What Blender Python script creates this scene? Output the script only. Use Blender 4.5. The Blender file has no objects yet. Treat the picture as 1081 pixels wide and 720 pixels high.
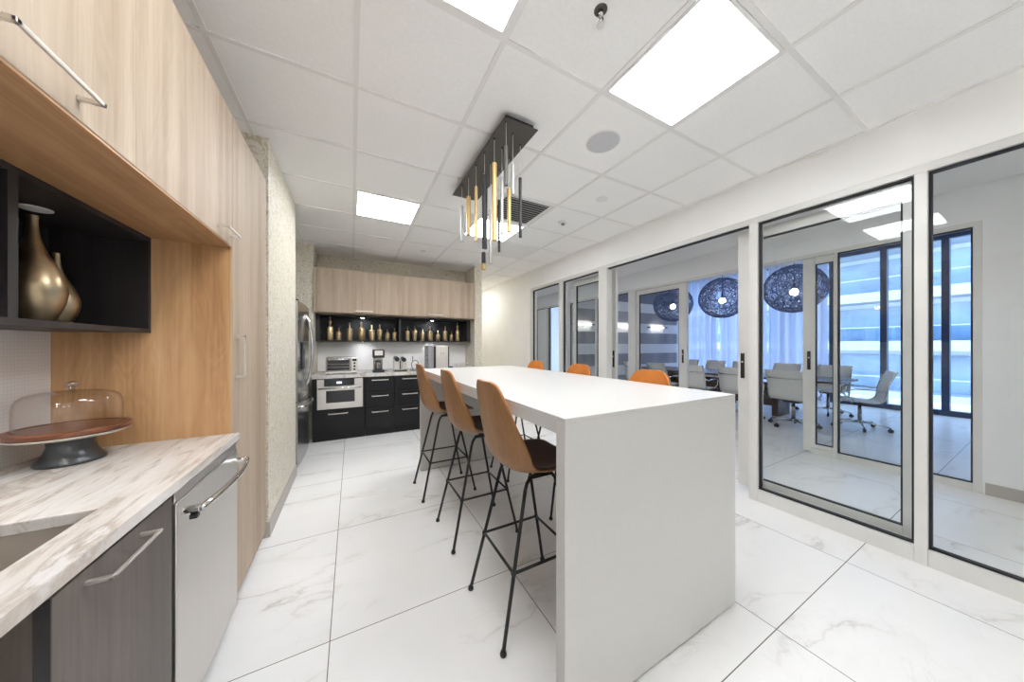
import bpy, bmesh, math, random
from mathutils import Vector, Matrix
random.seed(7)
scene = bpy.context.scene
COL = scene.collection
R = math.radians

# ------------------------------------------------------------------ materials
def new_mat(name):
    m = bpy.data.materials.new(name); m.use_nodes = True
    nt = m.node_tree; b = nt.nodes['Principled BSDF']
    return m, nt, b

def N(nt, typ, **kw):
    n = nt.nodes.new(typ)
    for k, v in kw.items():
        if k in n.inputs.keys() if isinstance(k, str) else False:
            n.inputs[k].default_value = v
        else:
            setattr(n, k, v)
    return n

def L(nt, a, b): nt.links.new(a, b)

def coords(nt, scale=(1, 1, 1), rot=(0, 0, 0), loc=(0, 0, 0), out='Object'):
    t = nt.nodes.new('ShaderNodeTexCoord'); mp = nt.nodes.new('ShaderNodeMapping')
    mp.inputs['Scale'].default_value = scale; mp.inputs['Rotation'].default_value = rot
    mp.inputs['Location'].default_value = loc
    L(nt, t.outputs[out], mp.inputs['Vector']); return mp.outputs['Vector']

def ramp(nt, fac, stops):
    r = nt.nodes.new('ShaderNodeValToRGB'); el = r.color_ramp.elements
    while len(el) < len(stops): el.new(0.5)
    for e, (p, c) in zip(el, stops):
        e.position = p; e.color = (c[0], c[1], c[2], 1)
    L(nt, fac, r.inputs['Fac']); return r.outputs['Color']

def noise(nt, vec, scale=5, detail=4, rough=.5, dist=0):
    n = nt.nodes.new('ShaderNodeTexNoise')
    n.inputs['Scale'].default_value = scale; n.inputs['Detail'].default_value = detail
    n.inputs['Roughness'].default_value = rough; n.inputs['Distortion'].default_value = dist
    L(nt, vec, n.inputs['Vector']); return n.outputs['Fac']

def mth(nt, op, a, b=None, c=None):
    n = nt.nodes.new('ShaderNodeMath'); n.operation = op
    for i, x in enumerate((a, b, c)):
        if x is None: continue
        if isinstance(x, (int, float)): n.inputs[i].default_value = x
        else: L(nt, x, n.inputs[i])
    return n.outputs[0]

def mixc(nt, fac, a, b, blend='MIX'):
    n = nt.nodes.new('ShaderNodeMix'); n.data_type = 'RGBA'; n.blend_type = blend
    for sock, x in ((n.inputs[0], fac), (n.inputs[6], a), (n.inputs[7], b)):
        if isinstance(x, (int, float)): sock.default_value = x
        elif isinstance(x, tuple): sock.default_value = (x[0], x[1], x[2], 1)
        else: L(nt, x, sock)
    return n.outputs[2]

def bump(nt, b, h, strength=.2, dist=.01):
    n = nt.nodes.new('ShaderNodeBump'); n.inputs['Strength'].default_value = strength
    n.inputs['Distance'].default_value = dist
    L(nt, h, n.inputs['Height']); L(nt, n.outputs[0], b.inputs['Normal'])

def srgb(r, g, b):
    f = lambda x: (x / 255 / 12.92) if x <= 10 else ((x / 255 + .055) / 1.055) ** 2.4
    return (f(r), f(g), f(b))

def plain(name, c, rough=.5, metal=0, var=.06, scale=8, spec=None, bumps=0):
    """a painted / moulded / metal surface with a faint procedural mottle"""
    m, nt, b = new_mat(name)
    v = coords(nt); f = noise(nt, v, scale, 3)
    lo = tuple(x * (1 - var) for x in c); hi = tuple(min(1, x * (1 + var)) for x in c)
    L(nt, ramp(nt, f, [(.3, lo), (.7, hi)]), b.inputs['Base Color'])
    b.inputs['Roughness'].default_value = rough; b.inputs['Metallic'].default_value = metal
    if spec is not None: b.inputs['Specular IOR Level'].default_value = spec
    if bumps: bump(nt, b, noise(nt, v, scale * 20, 2), bumps, .002)
    return m

def wood(name, c, dark, light, across='xy', along='z', rough=.45, k=1.0, spec=.5):
    """board grain running along one axis"""
    m, nt, b = new_mat(name)
    s1 = [11 * k, 11 * k, 11 * k]; s2 = [95 * k, 95 * k, 95 * k]
    i = 'xyz'.index(along); s1[i] = .45 * k; s2[i] = 2.2 * k
    f1 = noise(nt, coords(nt, s1), 1, 3, .55, .5)
    f2 = noise(nt, coords(nt, s2), 1, 3, .6, .3)
    s3 = [5 * k] * 3; s3[i] = .8 * k
    f3 = noise(nt, coords(nt, s3, loc=(3, 1, 2)), 1, 2, .5, 2.2)
    wv = mth(nt, 'FRACT', mth(nt, 'MULTIPLY', f3, 9))
    wv = mth(nt, 'ABSOLUTE', mth(nt, 'SUBTRACT', wv, .5))
    fac = mth(nt, 'ADD', mth(nt, 'MULTIPLY', f1, .66), mth(nt, 'ADD', mth(nt, 'MULTIPLY', f2, .26), mth(nt, 'MULTIPLY', wv, .10)))
    L(nt, ramp(nt, fac, [(.3, dark), (.5, c), (.7, light)]), b.inputs['Base Color'])
    b.inputs['Roughness'].default_value = rough; b.inputs['Specular IOR Level'].default_value = spec
    bump(nt, b, f2, .06, .002)
    return m

def metal_brushed(name, c, rough=.3, along='z'):
    m, nt, b = new_mat(name)
    s = [160, 160, 160]; s['xyz'.index(along)] = 1.5
    f = noise(nt, coords(nt, s), 1, 2)
    L(nt, ramp(nt, f, [(.3, tuple(x * .97 for x in c)), (.7, tuple(min(1, x * 1.02) for x in c))]), b.inputs['Base Color'])
    b.inputs['Metallic'].default_value = 1; b.inputs['Roughness'].default_value = rough
    bump(nt, b, f, .006, .001)
    return m

def emit(name, c, s):
    m = bpy.data.materials.new(name); m.use_nodes = True; nt = m.node_tree
    nt.nodes.clear(); o = nt.nodes.new('ShaderNodeOutputMaterial'); e = nt.nodes.new('ShaderNodeEmission')
    e.inputs['Color'].default_value = (*c, 1); e.inputs['Strength'].default_value = s
    L(nt, e.outputs[0], o.inputs[0]); return m

def glass(name, tint=(1, 1, 1), rough=0.0, base=.020):
    """thin clear pane: see-through with angle-dependent mirror reflection"""
    m = bpy.data.materials.new(name); m.use_nodes = True; nt = m.node_tree
    nt.nodes.clear(); o = nt.nodes.new('ShaderNodeOutputMaterial')
    t = nt.nodes.new('ShaderNodeBsdfTransparent'); t.inputs['Color'].default_value = (*tint, 1)
    g = nt.nodes.new('ShaderNodeBsdfGlossy'); g.inputs['Roughness'].default_value = rough
    lw = nt.nodes.new('ShaderNodeLayerWeight'); lw.inputs['Blend'].default_value = .5
    f = mth(nt, 'ADD', mth(nt, 'MULTIPLY', mth(nt, 'POWER', lw.outputs['Facing'], 5.0), .9), base)
    mx = nt.nodes.new('ShaderNodeMixShader')
    L(nt, f, mx.inputs[0]); L(nt, t.outputs[0], mx.inputs[1]); L(nt, g.outputs[0], mx.inputs[2])
    L(nt, mx.outputs[0], o.inputs[0]); return m

M = {}
M['wall'] = plain('white wall paint', (.88, .872, .855), .6, var=.015, scale=3)
M['corridor'] = plain('corridor wall paint', (.78, .78, .78), .6, var=.015, scale=3)
M['ceil'] = plain('ceiling tile', (.93, .928, .922), .8, var=.02, scale=60, bumps=.15)
M['tbar'] = plain('ceiling grid paint', (.83, .825, .815), .5, var=.01)
M['alu'] = plain('satin aluminium frame', (.64, .63, .605), .42, metal=.1, var=.02)
M['gasket'] = plain('black rubber gasket', (.012, .013, .016), .6)
M['glass'] = glass('partition glass', (.975, .985, .985))
M['winglass'] = glass('window glass', (.88, .94, 1.0))
M['knob_glass'] = glass('thick glass knob', (.86, .85, .84), base=.16)
M['clear'] = glass('clear cake dome glass', (.993, .990, .988), base=.03)
M['taupe'] = plain('taupe baseboard', (.42, .39, .35), .5, var=.03)
M['quartz'] = plain('white quartz', (.535, .527, .508), .32, var=.012, scale=40)
M['oak_pale'] = wood('pale oak laminate', srgb(173, 156, 137), srgb(155, 136, 116), srgb(187, 171, 153), rough=.62, spec=.25)
M['oak_niche_lit'] = wood('oak laminate with niche light in colour', srgb(186, 144, 100), srgb(150, 108, 68), srgb(206, 168, 124), rough=.45)  # door oak again, with the niche's warmer light put into the colour
M['oak_soffit_lit'] = wood('oak laminate with niche light in colour lengthwise', srgb(180, 138, 98), srgb(148, 108, 72), srgb(202, 160, 118), along='y', rough=.5)  # same light-tinted oak for the soffit, grain lengthwise
M['dark_wood'] = wood('dark taupe wood laminate', srgb(84, 76, 70), srgb(66, 58, 54), srgb(104, 95, 88), rough=.42)
M['charcoal'] = wood('charcoal wood laminate', srgb(24, 24, 26), srgb(19, 19, 21), srgb(31, 31, 33), along='x', rough=.5, spec=.3)
M['charcoal_side'] = plain('charcoal carcass', srgb(20, 20, 22), .6)
M['black_box'] = wood('black brown shelf laminate', srgb(40, 37, 38), srgb(30, 28, 29), srgb(54, 50, 50), rough=.5)
M['black_in'] = plain('black shelf lining', srgb(20, 23, 30), .55)
M['steel'] = metal_brushed('brushed stainless', (.64, .62, .60), .34, 'z')
M['steel_fridge'] = metal_brushed('polished stainless', (.52, .51, .49), .24, 'z')
M['steel_h'] = metal_brushed('brushed stainless horizontal', (.66, .64, .61), .28, 'x')
M['steel_dark'] = metal_brushed('dark stainless', (.36, .35, .34), .26, 'z')
M['sink_steel'] = plain('satin sink steel', (.50, .45, .39), .45, .4, var=.05)
M['chrome'] = plain('polished chrome', (.72, .71, .69), .14, 1, var=.02)
M['nickel'] = plain('brushed nickel', (.74, .71, .66), .42, 1, var=.02)
M['brass'] = plain('antique brass', (.50, .40, .25), .34, 1, var=.35, scale=14)
M['gold_bottle'] = plain('gold mercury glass', (.60, .45, .25), .34, .8, var=.6, scale=70, bumps=.3)
M['gold'] = plain('satin gold tube', (.60, .42, .18), .40, 1, var=.03)
M['silver'] = plain('satin silver tube', (.42, .41, .40), .42, 1, var=.03)
M['black_metal'] = plain('black metal', (.022, .022, .023), .42, .3)
M['dark_bronze'] = plain('dark bronze plate', (.085, .078, .070), .45, .4)
M['black_plastic'] = plain('black plastic', (.018, .018, .020), .35)
M['grey_plastic'] = plain('grey plastic', (.30, .30, .31), .4)
M['white_plastic'] = plain('white plastic', (.78, .78, .77), .4, var=.02)
M['perforated'] = plain('perforated white panel', (.80, .80, .79), .7, var=.03, scale=200)
M['slat'] = plain('light grey vent slat', (.50, .50, .50), .5)
M['speaker'] = plain('speaker grille', (.56, .57, .59), .7, var=.05, scale=200)
M['dark_glass'] = plain('dark oven glass', (.02, .02, .022), .08)
M['shell'] = wood('caramel moulded shell', srgb(146, 106, 66), srgb(126, 90, 55), srgb(164, 122, 80), along='z', rough=.42)
M['cognac'] = plain('cognac leather', srgb(190, 112, 40), .45, var=.08, scale=14, bumps=.1)
M['brown_pad'] = plain('dark brown leather pad', srgb(76, 52, 40), .5, var=.1, scale=20, bumps=.1)
M['walnut_board'] = wood('walnut board', srgb(112, 66, 42), srgb(78, 42, 26), srgb(140, 88, 58), along='x', rough=.3)
M['iron'] = plain('dark grey cast metal', (.07, .075, .08), .35, .6)
M['white_mesh'] = plain('white woven mesh', (.74, .73, .70), .55, var=.06, scale=220)
M['table_wood'] = wood('dark table veneer', srgb(98, 82, 78), srgb(74, 60, 58), srgb(120, 102, 96), along='y', rough=.25)
M['string'] = plain('blue grey string', srgb(62, 82, 128), .6)
M['win_frame'] = plain('dark blue grey window frame', srgb(44, 62, 92), .4, .3)
M['bronze_trim'] = plain('dark conference trim', (.12, .12, .13), .5)
M['facade_w'] = plain('pale facade render', (.36, .40, .44), .8, var=.04, scale=1)
M['facade_g'] = plain('facade glazing', (.16, .24, .34), .15, var=.3, scale=.4)
M['facade_m'] = plain('facade mid grey', (.40, .46, .54), .6, var=.1, scale=.5)
M['panel_light'] = emit('light diffuser', (.98, 1, 1.03), 18)
M['added_corridor_diffuser'] = emit('added corridor light diffuser', (1, .99, .98), 6.5)
M['puck_under'] = emit('undershelf led', (.92, .95, 1.0), 60)
M['added_passage_diffuser'] = emit('added passage light diffuser', (1, .995, .98), 11)
M['bulb'] = emit('bulb', (1, .93, .8), 60)
M['puck'] = emit('puck led', (.90, .94, 1.0), 130)
M['unseen_puck'] = emit('unseen warm puck led', (1.0, .95, .88), 90)
M['strip'] = emit('sconce strip', (1, .96, .9), 9)
M['display'] = emit('clock display', (.75, .85, 1.0), 1.5)
M['tip'] = emit('pendant tip', (1, .93, .8), 4)

# marble floor tiles, 0.914 m grid
def floor_mat():
    m, nt, b = new_mat('white marble floor tile')
    t = nt.nodes.new('ShaderNodeTexCoord'); sp = nt.nodes.new('ShaderNodeSeparateXYZ')
    L(nt, t.outputs['Object'], sp.inputs[0])
    T = .9144
    ux = mth(nt, 'DIVIDE', mth(nt, 'ADD', sp.outputs['X'], .087 + 20 * T), T)
    uy = mth(nt, 'DIVIDE', mth(nt, 'ADD', sp.outputs['Y'], -.645 + 20 * T), T)
    def edge(u):
        fr = mth(nt, 'FRACT', u); d = mth(nt, 'SUBTRACT', .5, mth(nt, 'ABSOLUTE', mth(nt, 'SUBTRACT', fr, .5)))
        return mth(nt, 'LESS_THAN', d, .0021)
    gr = mth(nt, 'MAXIMUM', edge(ux), edge(uy))
    cell = nt.nodes.new('ShaderNodeCombineXYZ')
    L(nt, mth(nt, 'FLOOR', ux), cell.inputs[0]); L(nt, mth(nt, 'FLOOR', uy), cell.inputs[1])
    wn = nt.nodes.new('ShaderNodeTexWhiteNoise'); wn.noise_dimensions = '3D'
    L(nt, cell.outputs[0], wn.inputs['Vector'])
    off = nt.nodes.new('ShaderNodeVectorMath'); off.operation = 'MULTIPLY_ADD'
    L(nt, wn.outputs['Color'], off.inputs[0]); off.inputs[1].default_value = (9, 9, 9)
    L(nt, t.outputs['Object'], off.inputs[2])
    # stretch diagonal
    mp = nt.nodes.new('ShaderNodeMapping'); mp.inputs['Rotation'].default_value = (0, 0, R(38))
    mp.inputs['Scale'].default_value = (1.0, 2.1, 1)
    L(nt, off.outputs[0], mp.inputs['Vector'])
    def vein(scale, width, dist, seed):
        mp2 = nt.nodes.new('ShaderNodeMapping'); mp2.inputs['Location'].default_value = (seed, seed * .7, 0)
        L(nt, mp.outputs[0], mp2.inputs['Vector'])
        f = noise(nt, mp2.outputs[0], scale, 6, .55, dist)
        d = mth(nt, 'ABSOLUTE', mth(nt, 'SUBTRACT', f, .5))
        s = nt.nodes.new('ShaderNodeMapRange'); s.inputs['From Min'].default_value = 0
        s.inputs['From Max'].default_value = width; s.inputs['To Min'].default_value = 1; s.inputs['To Max'].default_value = 0
        L(nt, d, s.inputs['Value']); return s.outputs[0]
    mask = nt.nodes.new('ShaderNodeMapRange'); mask.inputs['From Min'].default_value = .45; mask.inputs['From Max'].default_value = .68
    L(nt, noise(nt, mp.outputs[0], 1.6, 2), mask.inputs['Value'])
    v1 = mth(nt, 'MULTIPLY', vein(.9, .014, .9, 3), mask.outputs[0])
    v2 = mth(nt, 'MULTIPLY', vein(2.2, .010, .7, 11), mask.outputs[0])
    soft = mth(nt, 'MULTIPLY', vein(.9, .075, .9, 3), .16)
    tot = mth(nt, 'MINIMUM', mth(nt, 'ADD', mth(nt, 'MULTIPLY', v1, .40), mth(nt, 'ADD', mth(nt, 'MULTIPLY', v2, .18), mth(nt, 'MULTIPLY', soft, mask.outputs[0]))), 1.0)
    cl = noise(nt, mp.outputs[0], 1.1, 3)
    base = ramp(nt, cl, [(.3, (.78, .772, .76)), (.7, (.82, .813, .805))])
    c = mixc(nt, tot, base, (.40, .37, .33))
    c = mixc(nt, gr, c, (.16, .145, .13))
    L(nt, c, b.inputs['Base Color']); b.inputs['Roughness'].default_value = .26
    b.inputs['Specular IOR Level'].default_value = .22
    return m
M['floor'] = floor_mat()

def counter_mat():
    m, nt, b = new_mat('streaked quartzite counter')
    v = coords(nt, (9, 1.5, 4), rot=(0, 0, R(22)))
    f = noise(nt, v, 1.0, 6, .6, .9)
    f2 = noise(nt, coords(nt, (34, 4, 20), rot=(0, 0, R(22))), 1, 5, .65, .8)
    c = ramp(nt, f, [(.28, srgb(126, 118, 110)), (.36, srgb(184, 177, 170)), (.43, srgb(213, 211, 208)), (.55, srgb(204, 198, 191)), (.60, srgb(182, 172, 162)), (.65, srgb(214, 212, 209)), (.78, srgb(166, 164, 163))])
    c = mixc(nt, mth(nt, 'MULTIPLY', ramp_val(nt, f2, .56, .70), .60), c, srgb(140, 126, 112))
    L(nt, c, b.inputs['Base Color']); b.inputs['Roughness'].default_value = .25
    return m

def ramp_val(nt, f, a, bb):
    s = nt.nodes.new('ShaderNodeMapRange'); s.inputs['From Min'].default_value = a; s.inputs['From Max'].default_value = bb
    L(nt, f, s.inputs['Value']); return s.outputs[0]
M['counter'] = counter_mat()

def wallpaper_mat():
    m, nt, b = new_mat('cream and gold squiggle wallpaper')
    v = coords(nt, (1, 1, 1))
    f = noise(nt, v, 9.5, 1.2, .4, 1.6)
    w = mth(nt, 'FRACT', mth(nt, 'MULTIPLY', f, 7.0))
    w = mth(nt, 'ABSOLUTE', mth(nt, 'SUBTRACT', w, .5))
    s = ramp_val(nt, w, .10, .24)
    c = mixc(nt, s, srgb(194, 184, 158), srgb(218, 213, 201))
    L(nt, c, b.inputs['Base Color']); b.inputs['Roughness'].default_value = .45
    bump(nt, b, s, .35, .004)
    return m
M['paper'] = wallpaper_mat()

def scale_tile_mat():
    m, nt, b = new_mat('white textured backsplash tile')
    v = coords(nt, (1, 1, 1))
    vo = nt.nodes.new('ShaderNodeTexVoronoi'); vo.feature = 'DISTANCE_TO_EDGE'; vo.inputs['Scale'].default_value = 80
    vo.inputs['Randomness'].default_value = .25
    L(nt, v, vo.inputs['Vector'])
    s = ramp_val(nt, vo.outputs['Distance'], .02, .10)
    L(nt, mixc(nt, s, (.68, .67, .66), (.82, .815, .81)), b.inputs['Base Color']); b.inputs['Roughness'].default_value = .3
    bump(nt, b, s, .3, .004); return m
M['scale_tile'] = scale_tile_mat()

def stripe_mat():
    m, nt, b = new_mat('grey striped wall')
    t = nt.nodes.new('ShaderNodeTexCoord'); sp = nt.nodes.new('ShaderNodeSeparateXYZ'); L(nt, t.outputs['Object'], sp.inputs[0])
    u = mth(nt, 'FRACT', mth(nt, 'DIVIDE', mth(nt, 'ADD', sp.outputs['Z'], -1.08 + 6.2), .62))
    f = mth(nt, 'LESS_THAN', u, .46)
    top = mth(nt, 'GREATER_THAN', sp.outputs['Z'], 2.60)
    n = noise(nt, coords(nt, (4, 4, .3)), 1, 2)
    dk = ramp(nt, n, [(.3, srgb(118, 116, 120)), (.7, srgb(140, 138, 140))])
    c = mixc(nt, f, dk, srgb(208, 206, 204)); c = mixc(nt, top, c, srgb(104, 104, 112))
    L(nt, c, b.inputs['Base Color']); b.inputs['Roughness'].default_value = .55; return m
M['stripe'] = stripe_mat()

def curtain_mat():
    m = bpy.data.materials.new('sheer pale curtain'); m.use_nodes = True; nt = m.node_tree
    nt.nodes.clear(); o = nt.nodes.new('ShaderNodeOutputMaterial')
    d = nt.nodes.new('ShaderNodeBsdfDiffuse'); d.inputs[0].default_value = (.78, .80, .86, 1)
    tl = nt.nodes.new('ShaderNodeBsdfTranslucent')
    f = noise(nt, coords(nt, (1, 7, .15)), 1, 2)
    L(nt, ramp(nt, f, [(.35, (.58, .62, .84)), (.65, (.76, .80, .92))]), tl.inputs[0])
    mx = nt.nodes.new('ShaderNodeMixShader'); mx.inputs[0].default_value = .65
    L(nt, d.outputs[0], mx.inputs[1]); L(nt, tl.outputs[0], mx.inputs[2])
    tr = nt.nodes.new('ShaderNodeBsdfTransparent'); m2 = nt.nodes.new('ShaderNodeMixShader'); m2.inputs[0].default_value = .12
    L(nt, mx.outputs[0], m2.inputs[1]); L(nt, tr.outputs[0], m2.inputs[2])
    L(nt, m2.outputs[0], o.inputs[0]); return m
M['curtain'] = curtain_mat()

# ------------------------------------------------------------------ mesh helpers
OFF = {}
class MB:
    def __init__(s): s.bm = bmesh.new()
    def box(s, x0, x1, y0, y1, z0, z1):
        v = [s.bm.verts.new(p) for p in ((x0, y0, z0), (x1, y0, z0), (x1, y1, z0), (x0, y1, z0), (x0, y0, z1), (x1, y0, z1), (x1, y1, z1), (x0, y1, z1))]
        for f in ((3, 2, 1, 0), (4, 5, 6, 7), (0, 1, 5, 4), (1, 2, 6, 5), (2, 3, 7, 6), (3, 0, 4, 7)): s.bm.faces.new([v[i] for i in f])
        return s
    def tube(s, pts, r, n=8, closed=False, caps=True):
        pts = [Vector(p) for p in pts]; m = len(pts); rs = r if isinstance(r, (list, tuple)) else [r] * m
        rings = []; up = None
        for i, p in enumerate(pts):
            if closed: d = (pts[(i + 1) % m] - pts[i - 1])
            else: d = pts[min(i + 1, m - 1)] - pts[max(i - 1, 0)]
            d.normalize()
            if up is None:
                up = Vector((0, 0, 1)) if abs(d.z) < .9 else Vector((1, 0, 0))
            a = d.cross(up)
            if a.length < 1e-4: a = d.orthogonal()
            a.normalize(); b = a.cross(d).normalized(); up = b
            rings.append([s.bm.verts.new(p + rs[i] * (a * math.cos(2 * math.pi * k / n) + b * math.sin(2 * math.pi * k / n))) for k in range(n)])
        for i in range(m if closed else m - 1):
            A, B = rings[i], rings[(i + 1) % m]
            for k in range(n): s.bm.faces.new((A[k], A[(k + 1) % n], B[(k + 1) % n], B[k]))
        if not closed and caps:
            s.bm.faces.new(rings[0][::-1]); s.bm.faces.new(rings[-1])
        return s
    def cyl(s, p0, p1, r, r1=None, n=16): return s.tube([p0, p1], [r, r if r1 is None else r1], n)
    def lathe(s, prof, c=(0, 0), n=32, z0=0):
        rings = []
        for r, z in prof:
            if r < 1e-6: rings.append([s.bm.verts.new((c[0], c[1], z0 + z))])
            else: rings.append([s.bm.verts.new((c[0] + r * math.cos(2 * math.pi * k / n), c[1] + r * math.sin(2 * math.pi * k / n), z0 + z)) for k in range(n)])
        for A, B in zip(rings, rings[1:]):
            if len(A) == 1 and len(B) == 1: continue
            for k in range(n):
                k2 = (k + 1) % n
                if len(A) == 1: s.bm.faces.new((A[0], B[k2], B[k]))
                elif len(B) == 1: s.bm.faces.new((A[k], A[k2], B[0]))
                else: s.bm.faces.new((A[k], A[k2], B[k2], B[k]))
        return s
    def sphere(s, c, r, n=16, sc=(1, 1, 1)):
        m = Matrix.Translation(c) @ Matrix.Diagonal((*sc, 1))
        bmesh.ops.create_uvsphere(s.bm, u_segments=n, v_segments=max(6, n // 2), radius=r, matrix=m); return s
    def prism(s, poly, lo, hi, axis='z'):
        def P(a, b, t): return {'z': (a, b, t), 'y': (a, t, b), 'x': (t, a, b)}[axis]
        A = [s.bm.verts.new(P(a, b, lo)) for a, b in poly]; B = [s.bm.verts.new(P(a, b, hi)) for a, b in poly]
        n = len(poly); s.bm.faces.new(A); s.bm.faces.new(B[::-1])
        for i in range(n): s.bm.faces.new((A[i], B[i], B[(i + 1) % n], A[(i + 1) % n]))
        return s
    def frame(s, y0, y1, z0, z1, w, x0, x1, wb=None, wt=None, ws=None):
        """rectangular ring in a plane of constant X; widths of sides, bottom, top"""
        wb = w if wb is None else wb; wt = w if wt is None else wt
        a, b2 = (w, w) if ws is None else ws
        s.box(x0, x1, y0, y0 + a, z0, z1); s.box(x0, x1, y1 - b2, y1, z0, z1)
        s.box(x0, x1, y0 + a, y1 - b2, z0, z0 + wb); s.box(x0, x1, y0 + a, y1 - b2, z1 - wt, z1); return s
    def grid(s, fn, nu, nv):
        V = [[s.bm.verts.new(fn(i / nu, j / nv)) for j in range(nv + 1)] for i in range(nu + 1)]
        for i in range(nu):
            for j in range(nv): s.bm.faces.new((V[i][j], V[i + 1][j], V[i + 1][j + 1], V[i][j + 1]))
        return s
    def build(s, name, mat, parent=None, smooth=False, bevel=0, seg=2, solid=0, sub=0):
        bmesh.ops.recalc_face_normals(s.bm, faces=s.bm.faces)
        if parent is not None:
            o = OFF.get(parent.name, Vector((0, 0, 0)))
            bmesh.ops.translate(s.bm, verts=s.bm.verts, vec=-o)
        me = bpy.data.meshes.new(name); s.bm.to_mesh(me); s.bm.free()
        ob = bpy.data.objects.new(name, me); COL.objects.link(ob)
        if mat is not None: me.materials.append(M[mat] if isinstance(mat, str) else mat)
        if parent is not None:
            ob.parent = parent; OFF[ob.name] = OFF.get(parent.name, Vector((0, 0, 0)))
        if smooth:
            for p in me.polygons: p.use_smooth = True
        if solid:
            md = ob.modifiers.new('thickness', 'SOLIDIFY'); md.thickness = solid; md.offset = 0
        if bevel:
            md = ob.modifiers.new('edge', 'BEVEL'); md.width = bevel; md.segments = seg; md.limit_method = 'ANGLE'; md.angle_limit = R(35)
        if sub:
            md = ob.modifiers.new('smooth', 'SUBSURF'); md.levels = sub; md.render_levels = sub
        return ob

def B(*a): return MB().box(*a)

def tag(o, label, cat, group=None):
    o['label'] = label; o['category'] = cat
    if group: o['group'] = group
    return o

def thing(name, label, cat, loc=(0, 0, 0), group=None):
    o = bpy.data.objects.new(name, None); o.empty_display_size = .1; COL.objects.link(o)
    o.location = loc; OFF[o.name] = Vector(loc)
    return tag(o, label, cat, group)

def struct(o, label=None, cat='room shell'):
    o['kind'] = 'structure'
    if label: o['label'] = label; o['category'] = cat
    return o

def kids(o): return list(o.children)
def copy_tree(o, parent=None):
    c = o.copy(); COL.objects.link(c)
    if parent is not None: c.parent = parent
    for ch in kids(o): copy_tree(ch, c)
    return c
def place(o, loc, rz=0, label=None, group=None):
    o.location = loc; o.rotation_euler = (0, 0, rz)
    if label: o['label'] = label
    if group: o['group'] = group
    return o
EXPO = 0.68
# ------------------------------------------------------------------ camera
cam_d = bpy.data.cameras.new('camera'); cam = bpy.data.objects.new('camera', cam_d); COL.objects.link(cam)
cam.location = (0, 0, 1.321); cam.rotation_euler = (R(90), 0, R(-28.17))
cam_d.sensor_width = 36; cam_d.lens = 315.5 / 1081 * 36; cam_d.shift_y = 4.6 / 1081
cam_d.clip_start = .02; cam_d.clip_end = 200
scene.camera = cam

# ------------------------------------------------------------------ room shell
CZ = 2.7426           # underside of the ceiling grid
XL, XR, XC, XF = -1.02, 3.03, 4.95, 9.80     # left wall, glass wall, second glass wall, windows
T = .6096; GX = -.590; GY = 1.854
YB, YF = 5.56, -5.0   # nook back wall, wall behind the viewer
struct(B(-1.2, 12, -5.2, 12.2, -.12, 0).build('floor', 'floor'), 'white marble tile floor with thin dark joints', 'floor')
# lay-in ceiling
struct(B(-1.2, XR + .02, -5.2, 9.6, CZ + .006, CZ + .05).build('ceiling', 'ceil'), 'white ceiling of square lay-in tiles', 'ceiling')
g = MB()
for i in range(-1, 7):
    x = GX + i * T
    if XL < x < XR: g.box(x - .012, x + .012, YF, 9.3, CZ, CZ + .0065)
for j in range(-12, 13):
    y = GY + j * T
    if YF < y < 9.3: g.box(XL, XR, y - .012, y + .012, CZ + .0004, CZ + .0065)
g.box(XR - .022, XR, YF, 9.3, CZ - .001, CZ + .0065)
struct(g.build('trim_1', 'tbar'), 'white metal grid between the ceiling tiles', 'ceiling grid')
# left wall (behind the cabinets)
struct(B(XL - .12, XL, YF - .1, 3.0, 0, CZ + .05).build('wall_left', 'wall'), 'white wall behind the left counter', 'wall')
struct(B(XL, XL + .008, -1.2, 1.8345, .9145, 1.3715).build('trim_2', 'scale_tile'), 'white textured tile splashback behind the left counter', 'splashback')
# wallpapered piers
struct(B(XL - .12, -.508, 2.612, 3.735, 0, CZ + .006).build('wall_left_pier', 'paper'), 'cream patterned wallpaper pier between tall oak cabinet and refrigerator', 'wall')
struct(B(XL - .12, -1.03, 3.735, 5.06, 0, CZ + .006).build('wall_left_alcove', 'paper'), 'wallpapered wall behind the refrigerator', 'wall')
struct(B(XL - .12, -.478, 5.06, YB + .12, 0, CZ + .006).build('wall_left_nook', 'paper'), 'wallpapered pier beyond the refrigerator', 'wall')
struct(B(-.478, 1.945, YB, YB + .12, 0, CZ + .006).build('wall_back', 'paper'), 'wallpapered back wall above the far cabinets', 'wall')
struct(B(1.945, 2.085, 5.06, 9.3, 0, CZ + .006).build('wall_back_pier', 'paper'), 'wallpapered pier at the right end of the far counter', 'wall')
struct(MB().box(XL - .01, -.496, 2.60, 3.735, 0, .105).build('baseboard_left', 'taupe', bevel=.003), 'taupe baseboard under the wallpapered pier', 'baseboard')
struct(B(-.47, 1.94, YB - .006, YB, .9155, 1.3795).build('trim_3', 'wall'), 'plain white splashback behind the far counter', 'splashback')
# right side of the kitchen: header over the glass, solid ends
rw = MB().box(XR, XR + .12, -.95, 4.905, 2.412, CZ + .4).box(XR, XR + .12, 4.905, 9.4, 0, CZ + .4).box(XR, XR + .12, YF - .1, -.95, 0, CZ + .4)
struct(rw.build('wall_right', 'wall'), 'white wall around and over the glass partition', 'wall')
struct(B(XL - .12, XR + .12, YF - .12, YF, 0, CZ + .05).build('wall_front', 'wall'), 'white wall behind the viewer', 'wall')
struct(B(2.085, XC + .1, 9.3, 9.42, 0, 3.3).build('wall_far', 'wall'), 'white wall at the end of the corridor', 'wall')
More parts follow.
